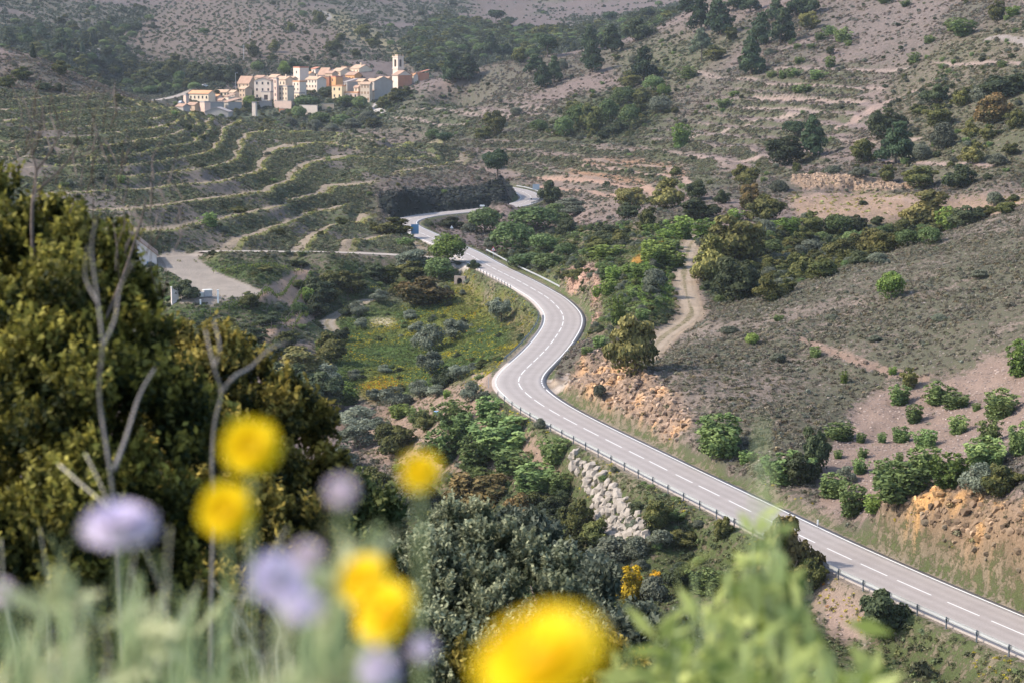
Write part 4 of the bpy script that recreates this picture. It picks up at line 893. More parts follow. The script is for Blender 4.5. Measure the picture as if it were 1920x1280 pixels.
region('in the bushy hollow behind the near ridge', [('greybush',1436,447,36,32),('bright',1481,439,36,30),('oak',1526,439,44,38),('willow',1571,439,50,32),('oakdark',1609,432,32,26),('oakgold',1631,478,58,50),('oakgold',1661,474,44,42),('oak',1575,493,66,46),('oak',1500,530,62,54),('oak',1537,523,48,36),('oakdark',1612,496,32,24),('willow',1740,458,38,32),('greybush',1646,496,36,22),('oak',1477,548,32,28),('willow',1451,477,38,28),('greybush',1522,477,42,28),('willow',1702,462,42,28),('oakgold',1740,428,86,66),('bright',1775,432,34,42),('oakdark',1807,428,58,40),('oak',1841,413,36,26),('greybush',1864,387,28,26),('oak',1885,402,40,24),('greybush',1480,500,40,26),('oakdark',1555,465,34,26),('willow',1600,462,40,26),('oak',1690,440,34,26),('greybush',1415,450,30,24),('oak',1505,455,36,28),('bright',1460,432,26,18)])
region('on the front hillside below the ridge', [('brightdome',1671,560,45,48),('brightdome',1410,644,24,22),('greybush',1459,678,28,18),('greybush',1367,626,36,15),('oak',1704,728,33,42),('bright',1914,702,44,66),('hazel',1530,667,18,18),('bright',1674,701,14,16),('bright',1582,717,16,22),('greybush',1837,521,34,16),('oakgold',1190,702,82,100),('greybush',1120,755,20,26),('greybush',1560,600,26,12),('greybush',1760,600,30,12),('greybush',1640,640,26,12),('hazel',1460,600,22,10)])
region('on the spur beside the winding road', [('bright',1122,554,20,20),('bright',1144,551,26,26),('bright',1159,609,30,54),('hazel',1134,516,30,26),('greybush',1228,540,44,34),('bright',1150,526,24,26),('bright',1219,489,50,36),('bright',1243,478,44,30),('hazel',1126,653,26,24),('bright',1188,520,30,24),('bright',1260,500,40,30),('hazel',1205,600,26,20),('greybush',1165,570,26,20),('hazel',1100,662,20,14),('bright',1205,520,34,26),('hazel',1262,470,30,22)])
region('between the two bends of the road', [('willow',909,436,54,46),('willow',959,472,72,56),('willow',1003,430,72,42),('willow',1016,474,46,32),('greybush',922,466,28,20),('oakdark',844,427,46,20),('willow',970,505,80,26),('willow',1020,508,60,26),('willow',1052,425,34,26),('greybush',985,520,36,22),('oakdark',912,500,20,18),('oakdark',968,500,28,20),('greybush',880,436,26,16),('brightdome',839,493,62,54),('umbrella',933,338,46,48),('oakgold',737,439,60,28),('willow',1040,400,32,18),('umbrella',915,318,26,32),('umbrella',833,274,28,26),('willow',812,262,24,18),('oak',1080,520,36,18),('willow',1060,480,40,22)])
region('in and around the green meadow', [('oakrust',790,573,84,52),('olive',709,567,28,26),('olive',775,505,52,34),('willow',822,524,52,40),('olive',940,603,46,42),('olive',806,660,48,46),('olive',853,636,44,38),('olive',784,627,30,24),('olive',769,600,26,20),('olive',809,702,54,44),('olive',859,704,42,22),('olive',672,594,34,30),('olive',678,617,24,20),('bright',651,757,45,42),('olive',739,769,52,40),('bright',754,781,36,26),('oakdark',834,726,46,36),('olive',788,746,44,32),('olive',860,711,40,26),('olive',819,744,32,22),('bright',838,744,17,16),('oak',745,555,30,26),('oakdark',650,592,26,20),('oak',725,530,44,30),('olive',700,750,30,24),('olive',665,712,26,22),('oak',770,520,50,30),('hazel',815,560,26,22),('olive',720,700,22,18),('oakdark',700,520,40,22),('oak',660,550,46,40),('oakdark',600,570,60,50),('oak',620,535,40,26)])
region('in the orchard left of the guard rail', [('olive',882,754,32,40),('hazel',916,785,42,42),('olive',668,797,64,36),('olive',670,840,70,46),('oak',740,848,74,54),('oak',798,805,46,36),('hazel',850,802,54,48),('hazel',842,864,64,64),('hazel',889,880,60,60),('hazel',873,829,58,52),('hazel',963,833,86,60),('hazel',963,886,72,42),('hazel',1045,859,56,48),('hazel',1002,915,66,50),('hazel',1050,923,52,36),('olive',905,760,26,26),('hazel',920,848,30,26),('olive',712,812,40,28),('greybush',800,850,30,22),('hazel',930,800,34,30),('hazel',780,790,34,26),('hazel',900,905,40,28)])
region('on the reddish plot above the road', [('hazel',1686,758,44,38),('hazel',1715,791,30,34),('hazel',1756,757,38,44),('hazel',1792,765,40,32),('hazel',1831,769,15,16),('hazel',1873,782,54,50),('hazel',1574,822,42,34),('hazel',1613,828,20,20),('hazel',1654,829,19,22),('hazel',1691,827,29,30),('hazel',1737,838,42,36),('hazel',1796,812,39,36),('hazel',1858,830,44,44),('hazel',1912,848,42,54),('hazel',1850,870,76,52),('hazel',1737,893,62,56),('bright',1783,911,68,60),('olive',1835,924,54,56),('oak',1876,929,70,58),('hazel',1572,858,18,18),('hazel',1617,857,20,20),('hazel',1613,885,26,26),('olive',1586,905,30,32),('hazel',1685,869,20,24),('hazel',1558,928,44,42),('hazel',1599,963,52,52),('bright',1636,964,32,32),('hazel',1658,914,54,50),('hazel',1676,948,84,74),('hazel',1700,902,40,36)])
region('beside the long straight of road', [('hazel',1345,853,68,72),('oakdark',1497,908,60,54),('oakdark',1535,882,44,76),('hazel',1480,900,62,56),('hazel',1400,868,30,24),('oakrust',1500,1088,120,135),('oakrust',1455,1075,66,84),('oak',1545,1078,50,60),('oak',1408,988,38,42),('oakdark',1655,1195,90,92),('oak',1233,988,52,52),('oakdark',1195,962,30,26),('greybush',1237,1024,46,30),('greybush',1430,885,30,18),('oak',1280,1020,46,30),('hazel',1262,912,14,12)])
region('on the far bank and behind the village', [('oak',273,152,28,24),('oak',326,144,32,28),('oakdark',380,152,34,34),('oakdark',402,157,36,38),('oakdark',425,157,34,34),('oakdark',442,152,24,28),('oakdark',360,150,26,22),('oak',474,108,24,30),('oak',513,98,18,20),('oak',625,99,30,22),('oak',597,47,26,24),('cypress',180,88,11,28),('cypress',170,88,10,24),('cypress',155,99,10,20),('cypress',125,102,8,18),('pine',117,94,34,36),('cypress',90,105,8,22),('cypress',62,108,9,26),('pine',50,85,30,34),('pine',80,80,30,32),('pine',20,88,28,30),('oak',155,127,30,22),('oak',110,140,30,24),('oakdark',300,160,34,26),('oakdark',275,172,30,22),('oak',745,120,26,20),('oak',640,78,22,16),('umbrella',930,45,26,22),('umbrella',955,52,20,18),('oak',1010,70,26,22),('oak',1040,72,24,20),('umbrella',1145,45,24,20),('umbrella',1215,40,28,24),('oak',1180,58,26,18),('oak',680,70,28,22),('oak',700,90,24,18),('oak',330,115,20,14),('oak',545,60,20,16)])
region('in the gully below the village', [('willow',600,232,30,20),('willow',640,236,32,20),('brightdome',468,205,24,22),('willow',560,222,24,22),('willow',575,205,36,26),('oakdark',610,182,28,20),('willow',650,200,34,20),('greybush',690,228,30,20),('greybush',660,240,30,16),('oak',720,205,28,24),('oak',740,195,30,26),('oak',760,185,28,22),('oak',700,240,26,16),('oakdark',725,165,20,14),('greybush',590,240,26,14),('greybush',622,245,24,12),('willow',675,205,30,22),('brightdome',532,140,20,24),('oak',505,232,22,12),('greybush',545,236,24,14)])
region('on the camera side of the valley', [('oakrust',897,966,124,76),('oakrust',971,980,52,64),('oak',1010,978,60,60),('oakdark',1040,990,56,56),('oak',1085,1005,60,66),('oak',1120,1030,60,54),('oakdark',1000,1030,80,60),('oak',1065,1070,90,66),('greybush',1147,1062,80,60),('gorse',1182,1130,54,72),('gorse',1228,1092,24,26),('greybush',1225,1130,50,50),('oak',850,985,70,50),('greybush',780,975,80,60),('oak',930,1010,70,50),('oak',700,930,70,54),('oakdark',1280,1100,60,50),('hazel',1330,1110,60,46),('oak',1390,1130,60,50),('greybush',1190,1045,50,40),('oakdark',1050,950,40,34)])
region('behind the near oak on the left', [('oakgold',566,712,96,64),('oakdark',548,745,80,70),('oakdark',600,775,90,80),('oak',620,680,50,50),('bright',605,662,34,24),('oakdark',640,640,30,24),('olive',610,720,50,36),('oakdark',560,790,80,70),('oakdark',470,650,60,40),('oakgold',420,640,66,40),('oak',470,690,70,50),('oakdark',520,680,50,40),('oak',360,660,60,50),('olive',640,880,50,44),('oak',540,650,40,30),('oakdark',500,610,40,24)])
region('on the lower vineyard terraces', [('hazel',395,425,30,24),('oak',560,540,24,16),('oak',450,400,26,14),('oak',470,575,36,26),('bright',575,565,24,26),('oakdark',590,590,50,34),('oak',615,565,44,30),('oakdark',350,560,40,34),('oak',640,420,20,12),('willow',560,590,30,22),('oak',520,440,24,12),('oak',700,430,20,14),('hazel',760,460,22,14),('oakdark',560,500,30,12),('oak',500,510,26,12),('oak',220,192,20,14),('oak',40,150,34,24),('oak',10,165,34,22),('oakdark',80,170,30,16),('oakdark',110,172,26,16)])
_rv = random.Random(8)
n_pl = 0
for phrase, lst in PLANTS:
    by = {}
    for e in lst: by.setdefault(ADJ[e[0]][1], []).append(e)
    for adjn, es in by.items():
        es.sort(key=lambda e: (e[1], e[2]))
        for k, (kd, px, py, wpx, hpx) in enumerate(es):
            dm = 40 if 'camera side' in phrase else (70 if 'behind the near oak' in phrase else 120)
            h = hit(px, min(py, 1279), dm)
            if h is None: continue
            w0 = np.array(h[:2]); q0 = np.argmin(np.hypot(*(ROAD - w0).T)); dr = np.hypot(*(ROAD[q0] - w0)); need = 4.9 + .35 * wpx * h[1] / F_PX
            if dr < need:
                w0 = ROAD[q0] + (w0 - ROAD[q0]) / max(dr, .3) * need if dr > .3 else w0 + need; h = (w0[0], w0[1], float(ground(w0[0], w0[1])[0]))
            scl = h[1] / F_PX; nm, adj, cat = ADJ[kd]
            label = ('lone ' if len(es) == 1 else ordn(k) + ' ') + adj + (' ' if len(es) == 1 else ' from the left ') + phrase
            t = empty(nm, (h[0], h[1], h[2] - .15), _rv.uniform(0, 6.28), label=label, cat=cat, group=nm.replace('_', ' ') + 's ' + phrase)
            W, H = wpx * scl * 1.28 * _rv.uniform(.92, 1.12), hpx * scl * 1.14 * _rv.uniform(.92, 1.1)
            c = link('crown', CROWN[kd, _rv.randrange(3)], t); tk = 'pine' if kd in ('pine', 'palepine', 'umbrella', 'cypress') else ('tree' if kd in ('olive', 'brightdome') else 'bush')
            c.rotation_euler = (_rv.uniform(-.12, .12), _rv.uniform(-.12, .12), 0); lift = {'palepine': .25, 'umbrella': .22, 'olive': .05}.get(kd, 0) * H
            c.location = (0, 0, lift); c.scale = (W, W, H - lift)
            tr = link('trunk', TRUNK[tk], t); tr.scale = (W, W, H); n_pl += 1
# continuous thickets between the trees
def thicket(name, mask, n, seed, kinds, s0, s1, tint=None):
    global rng
    x, y, z, i, j = sample_cells(cell * mask * open_g * inview, n, seed); sz = rng.uniform(s0, s1, n)
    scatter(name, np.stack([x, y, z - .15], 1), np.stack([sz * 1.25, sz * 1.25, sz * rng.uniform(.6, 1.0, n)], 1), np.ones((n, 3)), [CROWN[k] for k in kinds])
thicket('thicket', hollow * 3 + gl1 * 1.0 + vg * .6, 1100, 51, [('oak', 0), ('oakdark', 1), ('greybush', 0), ('willow', 1), ('oak', 2), ('oakgold', 1)], 1.0, 3.0)
thicket('valley_bushes', (1 - np.clip(vt * 1.5 + yard * 1.5, 0, 1)) * (lowl * .3 + spur * .8 + near * (GY > 170) * (1 - mead) * .25 + mead * .10), 1500, 52, [('greybush', 1), ('oak', 1), ('olive', 2), ('hazel', 0), ('oakdark', 2), ('willow', 0)], .5, 1.7)
thicket('slope_bushes', (GY > 420) * (GY < 1080) * (patch * .5 + gr * .6 + gl2 * .7 + greens * .8) * (1 - hill_l * .6) * (1 - field), 1700, 53, [('greybush', 2), ('oak', 0), ('oakdark', 0), ('hazel', 1), ('greybush', 0)], .7, 2.3)
thicket('far_trees', (woods * 3 + w2 * 1.0 + patch * .12) * (GY > 1080) * (GY < 2600) / (GY / 1200.) ** 2, 1500, 54, [('oakdark', 0), ('oak', 1), ('willow', 2), ('oakdark', 2)], 3.0, 7.5)
print('plants', n_pl)

# ------------------------------------------------------------------ vineyard trellis rows on the lower left plots
M_POST = mat_plain('post_wood', (.16, .13, .11), .9, .25, 10); M_WIRE = mat_plain('wire', (.30, .29, .28), .5, .1, 5, metallic=.6)
M_VINE = mat_leaf('vine_leaves', (.06, .10, .02), (.20, .25, .05))
ROWS = [('upper edge of the bare lower plot', [(415,577,-1.4),(450,565,-1.2),(500,552,-1.1),(545,535,-1.0),(556,524,-1.0)]),
        ('right edge of the bare lower plot', [(582,515,-1.6),(572,535,-1.9),(560,558,-2.4),(552,572,-2.9)]),
        ('curved plot above the stream', [(552,575,-3.1),(572,582,-3.6),(577,592,-4.0),(560,605,-4.5),(520,617,-5.0),(480,624,-5.2),(440,632,-5.4)]),
        ('inner side of the curved plot', [(548,595,-3.8),(520,606,-4.2),(480,614,-4.6),(450,620,-4.8)]),
        ('edge of the farm yard', [(355,600,-2.6),(400,590,-2.2),(450,572,-1.6),(490,556,-1.0),(505,548,-.8)]),
        ('small terrace below the service road', [(400,513,.8),(440,508,1.0),(480,503,1.1),(500,500,1.1),(540,508,.8),(565,512,.6)])]
post_me = None
for phrase, pts in ROWS:
    P3 = [hit(p[0], p[1], 200) for p in pts]; P3 = resample(catmull(np.array(P3), 4), 2.6)[:60]
    P3[:, 2] = ground(P3[:, 0], P3[:, 1])
    t = empty('vine_row', tuple(P3[0]), label='vine row on posts along the ' + phrase, cat='vine row', group='vine rows below the service road')
    o0 = P3[0]
    if post_me is None:
        b = MB(); b.tube([(0, 0, -.3), (0, 0, 1.5)], .05, 6); post_me = b.mesh('vine_post', M_POST)
    for p in P3: link('post', post_me, t, tuple(p - o0))
    b = MB()
    for zz in (.7, 1.25): b.tube([tuple(p - o0 + np.array([0, 0, zz])) for p in P3], .012, 4)
    b.build('wire', M_WIRE, t)
    Q = resample(P3, .5); n = len(Q) * 12; rg = np.random.default_rng(len(Q)); q = Q[rg.integers(0, len(Q), n)] + rg.normal(0, .16, (n, 3)) * [1, 1, 1.2] + [0, 0, .65]
    V, Fc, T = leaf_cloud(q - o0, np.tile([0, 0, 1.0], (n, 1)), .2, rg.uniform(0, 1, n), rg, 1.2, 1.2); link('foliage', mesh_np('vine_foliage', V, Fc, M_VINE, False, T), t)

# ------------------------------------------------------------------ guard rails
M_RAIL = mat_plain('galvanised_rail', (.44, .45, .45), .45, .12, 2, metallic=.35); M_RPOST = mat_plain('dark_steel_post', (.10, .12, .14), .6, .15, 4, metallic=.3); M_RAILD = mat_plain('dull_rail', (.17, .21, .21), .6, .15, 3, metallic=.3)
def guard_rail(label, s0, s1, side, off, rail_mat, posts=True, rail=True, step=4.0):
    n = max(1, int((s1 - s0) / step)); 
    if n > 99: n = 99
    base = offset_line(sub_road(s0, s1, .5), side * off); a0 = base[0]
    t = empty('guard_rail', (a0[0], a0[1], 0), label=label, cat='guard rail', group='guard rails along the road')
    prof = [(0, .48), (.05, .52), (.0, .58), (.05, .64), (.05, .68), (.0, .74), (.05, .79), (0, .82)]
    line = sub_road(s0, s1, .8); V = np.zeros((len(line), len(prof) * 2, 3)); face = -side * .09
    for j, (d, zz) in enumerate(prof):
        for q, th in enumerate((0, .012)):
            L2 = offset_line(line, side * (off - .10) - side * (d + th)); jj = j if q == 0 else len(prof) * 2 - 1 - j
            V[:, jj, :2] = L2 - a0; V[:, jj, 2] = zz - .06
    k = len(prof) * 2; i = np.arange(len(line) - 1)[:, None] * k + np.arange(k)[None]; i2 = np.arange(len(line) - 1)[:, None] * k + (np.arange(k)[None] + 1) % k
    if rail: link('rail', mesh_np('rail', V.reshape(-1, 3), np.stack([i, i + k, i2 + k, i2], -1).reshape(-1, 4), rail_mat), t)
    if posts:
        b = MB(); b.box(-.06, .06, -.035, .035, -.9, .86); b.box(-.045, .045, -.09, -.035, .45, .72); pm = b.mesh('guard_post', M_RPOST)
        T = np.gradient(base, axis=0)
        for q in range(n + 1):
            u = min(len(base) - 1, int(round(q * step / .5))); p = base[u] - a0
            o = link('post', pm, t, (p[0], p[1], -.05)); o.rotation_euler = (0, 0, math.atan2(T[u][1], T[u][0]))
    return t
SL = -SR
guard_rail('long pale guard rail with dark posts below the straight road', road_s(952, 742), SA[-1] - 6, SL, 4.25, M_RAIL)
guard_rail('dark guard rail curving round the meadow side of the bend', road_s(1040, 590), road_s(955, 680), SL, 4.3, M_RAILD)
guard_rail('row of short dark guard posts above the meadow embankment', road_s(906, 508), road_s(975, 545), SL, 4.3, M_RAILD, rail=False, step=3.0)
guard_rail('pale guard rail opposite the willows on the right verge', road_s(869, 474), road_s(1003, 545), SR, 5.0, M_RAIL)
guard_rail('distant guard rail round the outside of the far bend', road_s(960, 352), road_s(975, 384), SR if False else side_of(1010, 372), 4.2, M_RAIL)

# ------------------------------------------------------------------ signs and small things by the road
M_SIGNB = mat_plain('sign_blue', (.10, .22, .36), .5, .06, 3); M_SIGNW = mat_plain('sign_white', (.78, .78, .76), .5, .05, 3); M_SIGNR = mat_plain('sign_red', (.5, .05, .04), .5, .05, 3); M_SIGNK = mat_plain('sign_black', (.02, .02, .02), .5, .05, 3); M_SIGNG = mat_plain('sign_back_grey', (.36, .42, .46), .5, .06, 3); M_STEEL = mat_plain('sign_post_steel', (.45, .46, .47), .5, .1, 5, metallic=.5)
def post_thing(name, px, py, label, cat, hgt, dm=120, r=.04):
    h = hit(px, py, dm); t = empty(name, (h[0], h[1], h[2]), label=label, cat=cat); b = MB(); b.tube([(0, 0, -.3), (0, 0, hgt)], r, 6); b.build('post', M_STEEL, t); return t
t = post_thing('road_sign', 778, 448, 'blue rectangular road sign standing on the inside of the bend', 'road sign', 3.6)
b = MB(); b.box(-.95, .95, -.06, -.02, 1.2, 3.6); b.build('panel', M_SIGNB, t)
t = post_thing('warning_sign', 925, 487, 'red and white triangular warning sign behind the guard rail', 'road sign', 2.2)
def tri(b, s, z, y0, y1): b.hexa([(-s, y0, z), (s, y0, z), (s, y1, z), (-s, y1, z), (-.02, y0, z + s * 1.7), (.02, y0, z + s * 1.7), (.02, y1, z + s * 1.7), (-.02, y1, z + s * 1.7)])
b = MB(); tri(b, .62, 1.9, -.05, -.02); b.build('panel', M_SIGNR, t); b = MB(); tri(b, .40, 2.02, -.056, -.051); b.build('face', M_SIGNW, t); b = MB(); b.box(-.05, .05, -.062, -.057, 2.14, 2.42); b.build('symbol', M_SIGNK, t)
t = post_thing('road_sign', 1005, 367, 'pale grey-blue back of a square sign beyond the far bend', 'road sign', 3.4)
b = MB(); b.box(-1.1, 1.1, -.05, .0, 1.9, 3.7); b.build('panel', M_SIGNG, t)
t = post_thing('marker_post', 996, 386, 'thin dark marker post at the inside of the far bend', 'post', 2.3); b = MB(); b.box(-.22, .22, -.06, -.03, 1.8, 2.3); b.build('panel', M_SIGNK, t)
t = post_thing('direction_sign', 904, 392, 'small white direction sign in front of the dark cliff', 'road sign', 1.5); t.scale = (.7, .7, .75); b = MB(); b.hexa([(-.95, -.06, .95), (.8, -.06, .95), (.8, -.02, .95), (-.95, -.02, .95), (-.95, -.06, 1.6), (.8, -.06, 1.6), (.8, -.02, 1.6), (-.95, -.02, 1.6)]); b.poly([(.8, -.06, .95), (1.2, -.05, 1.27), (.8, -.06, 1.6)]); b.build('panel', M_SIGNW, t)
t = post_thing('small_sign', 847, 432, 'tiny pale triangular sign among bushes inside the bend', 'sign', 1.0); b = MB(); tri(b, .5, .5, -.05, -.02); b.build('panel', M_SIGNW, t)
t = post_thing('marker_post', 916, 727, 'slim grey post at the outer edge of the hairpin', 'post', 1.6)
t = post_thing('marker_post', 1533, 992, 'small white-topped post beside the road edge line', 'post', .8); b = MB(); b.box(-.07, .07, -.07, .07, .5, .95); b.build('panel', M_SIGNW, t)
for px, py, hh, ph in ((457, 113, 9.5, 'lower'), (469, 75, 11, 'upper')):
    t = post_thing('utility_pole', px, py, ph + ' slender pale utility pole on the orchard slope', 'utility pole', hh, 900, .12); b = MB(); b.box(-.8, .8, -.06, .06, hh - .9, hh - .75); b.build('crossarm', M_STEEL, t)
t = post_thing('street_lamp', 442, 168, 'tall street lamp at the left end of the village', 'street lamp', 9, 900, .1); b = MB(); b.box(-.1, 1.4, -.12, .12, 8.9, 9.1); b.build('lamp_head', M_STEEL, t)
# concrete culvert mouth in the embankment
M_CONC = mat_plain('old_concrete', (.20, .165, .145), .9, .2, 2, .2); M_DARK = mat_plain('opening_shade', (.012, .012, .012), 1, .1, 2)
h = hit(862, 533, 300); t = empty('culvert', (h[0], h[1], h[2]), R(-35), label='concrete culvert mouth with arched dark opening in the embankment', cat='culvert')
t.scale = (.62, .62, .62)
b = MB(); b.box(-2.3, -1.1, -.1, .9, -1, 2.2); b.box(1.1, 2.3, -.1, .9, -1, 2.2); b.box(-2.3, 2.3, -.1, .9, 2.203, 2.75)
for k in range(6):
    a0 = math.pi * k / 6; a1 = math.pi * (k + 1) / 6; x0, z0, x1, z1 = -1.1 * math.cos(a0), 1.1 + 1.08 * math.sin(a0), -1.1 * math.cos(a1), 1.1 + 1.08 * math.sin(a1)
    b.hexa([(x0, -.097, z0), (x1, -.097, z1), (x1, .8, z1), (x0, .8, z0), (x0, -.097, 2.2), (x1, -.097, 2.2), (x1, .8, 2.2), (x0, .8, 2.2)])
b.build('headwall', M_CONC, t); b = MB(); b.box(-1.3, 1.3, .6, .62, -1, 2.3); b.build('opening', M_DARK, t)  # near-black sheet stands in for the shade inside the culvert
# things in the farm yard
M_CREAM = mat_plain('cream_metal', (.62, .60, .55), .7, .1, 2); M_GRAYB = mat_plain('grey_box', (.42, .40, .40), .7, .2, 2)
h = hit(389, 556, 250); t = empty('storage_box', (h[0], h[1], h[2]), R(25), label='small boxy grey cabinet with pale lid standing in the yard', cat='cabinet')
b = MB(); b.box(-.75, .75, -.6, .6, 0, 1.1); b.build('body', M_GRAYB, t); b = MB(); b.box(-.82, .82, -.67, .67, 1.103, 1.3); b.build('lid', M_CREAM, t); b = MB(); b.box(-1.5, -.76, -.4, .3, 0, .85); b.build('side_bin', M_CREAM, t)
h = hit(409, 568, 250); t = empty('pillar', (h[0], h[1], h[2]), label='tall white square gate pillar at the edge of the yard', cat='gate pillar'); b = MB(); b.box(-.14, .14, -.14, .14, -.4, 2.3); b.build('shaft', M_SIGNW, t); b = MB(); b.box(-.2, .2, -.2, .2, 2.303, 2.42); b.build('cap', M_SIGNW, t)
h = hit(376, 573, 250); t = empty('pillar', (h[0], h[1], h[2]), label='short white post left of the taller gate pillar', cat='gate pillar'); b = MB(); b.box(-.12, .12, -.12, .12, -.4, .95); b.build('shaft', M_SIGNW, t); b = MB(); b.box(-.17, .17, -.17, .17, .953, 1.05); b.build('cap', M_SIGNW, t)
h = hit(819, 778, 200); t = empty('plastic_drum', (h[0], h[1], h[2]), label='blue and white plastic drum lying in the orchard', cat='drum'); b = MB(); b.tube([(-.4, 0, .32), (-.36, 0, .32), (.36, 0, .32), (.4, 0, .32)], [.26, .32, .32, .26], 12); b.build('body', mat_plain('blue_plastic', (.25, .42, .62), .4, .1, 4), t); b = MB(); b.tube([(.4, 0, .32), (.44, 0, .32)], .2, 12); b.build('lid', M_SIGNW, t)

# ------------------------------------------------------------------ boulder retaining wall: every block is a thing
M_ROCK = mat_plain('pale_boulder', (.30, .262, .222), .9, .38, 1.3, .8)
rw = random.Random(4); blocks = []
lo = [(1072,866),(1095,900),(1112,945),(1118,990),(1125,1010)]; hi_ = [(1078,852),(1120,880),(1160,920),(1195,960),(1215,1000)]
ICO = []
for v in range(5):
    bm = bmesh.new(); bmesh.ops.create_icosphere(bm, subdivisions=2, radius=.5)
    for w_ in bm.verts:
        n_ = w_.co.normalized(); k = max(abs(n_.x * .9 + n_.y * .2), abs(n_.y + .3 * n_.z), abs(n_.z - .2 * n_.x), .5); w_.co = n_ * (.5 * (.35 + .6 / k) * (.86 + .28 * rw.random()))
    me = bpy.data.meshes.new('boulder'); bm.to_mesh(me); bm.free(); me.materials.append(M_ROCK); ICO.append(me)
STONES = []
for r_ in range(16):
    u = r_ / 15; a = np.array([np.interp(u, np.linspace(0, 1, 5), [p[0] for p in lo]), np.interp(u, np.linspace(0, 1, 5), [p[1] for p in lo])]); c = np.array([np.interp(u, np.linspace(0, 1, 5), [p[0] for p in hi_]), np.interp(u, np.linspace(0, 1, 5), [p[1] for p in hi_])])
    m = 2 + int(7 * min(1, u * 1.5 + .1))
    for q in range(m):
        w_ = (q + rw.uniform(.1, .9)) / m; p = a * (1 - w_) + c * w_; STONES.append((p[0] + rw.uniform(-3, 3), p[1] + rw.uniform(-4, 4)))
STONES.sort(key=lambda p: (round(p[1] / 14), p[0])); rowk = {}
for px, py in STONES: rowk.setdefault(round(py / 14), []).append((px, py))
for rr_, (kk, row) in enumerate(sorted(rowk.items())):
    for q, (px, py) in enumerate(row):
        h = hit(px, py, 150)
        if h is None: continue
        o = link('boulder', ICO[rw.randrange(5)], None, (h[0], h[1], h[2] + .1), label='%s from the left in the %s course down of the boulder wall' % (ordn(q), ordn(rr_)), cat='boulder', group='boulders of the retaining wall')
        s_ = rw.uniform(.45, 1.35); o.scale = (s_ * rw.uniform(.8, 1.2), s_ * .9, s_ * rw.uniform(.8, 1.25)); o.rotation_euler = (rw.uniform(-.4, .4), rw.uniform(-.5, .5), rw.uniform(0, 3))
#@@PART4
# ------------------------------------------------------------------ village
def mat_wall(name, col, noise=.14): return mat_plain(name, col, .92, noise, .5, .15)
WALL = {'cream': mat_wall('cream_render', (.72, .58, .42)), 'white': mat_wall('white_render', (.66, .55, .45)), 'pink': mat_wall('pinkish_render', (.62, .45, .36)), 'tan': mat_wall('tan_stone', (.46, .34, .24), .25),
        'grey': mat_wall('grey_render', (.36, .325, .29)), 'orange': mat_wall('orange_render', (.66, .34, .15)), 'brick': mat_wall('bare_brick', (.48, .22, .13), .25), 'beige': mat_wall('beige_render', (.60, .47, .35)), 'yellow': mat_wall('yellow_render', (.74, .58, .36))}
ROOF = {'brown': mat_wall('brown_tiles', (.33, .215, .155), .3), 'tan': mat_wall('tan_tiles', (.42, .29, .20), .3), 'orange': mat_wall('orange_tiles', (.55, .28, .15), .25), 'grey': mat_wall('weathered_roof', (.33, .29, .27), .2), 'red': mat_wall('red_tiles', (.45, .20, .13), .25)}
M_WIN = mat_plain('window_dark', (.035, .035, .04), .3, .3, 3, spec=.5); M_DOOR = mat_plain('door_dark', (.05, .035, .03), .7, .2, 3); M_SHUT = mat_plain('wooden_shutter', (.28, .17, .10), .8, .2, 3)
QX = lambda X: 300 + X / 3.4286
QY = lambda Y: 80 + Y / 3.4286
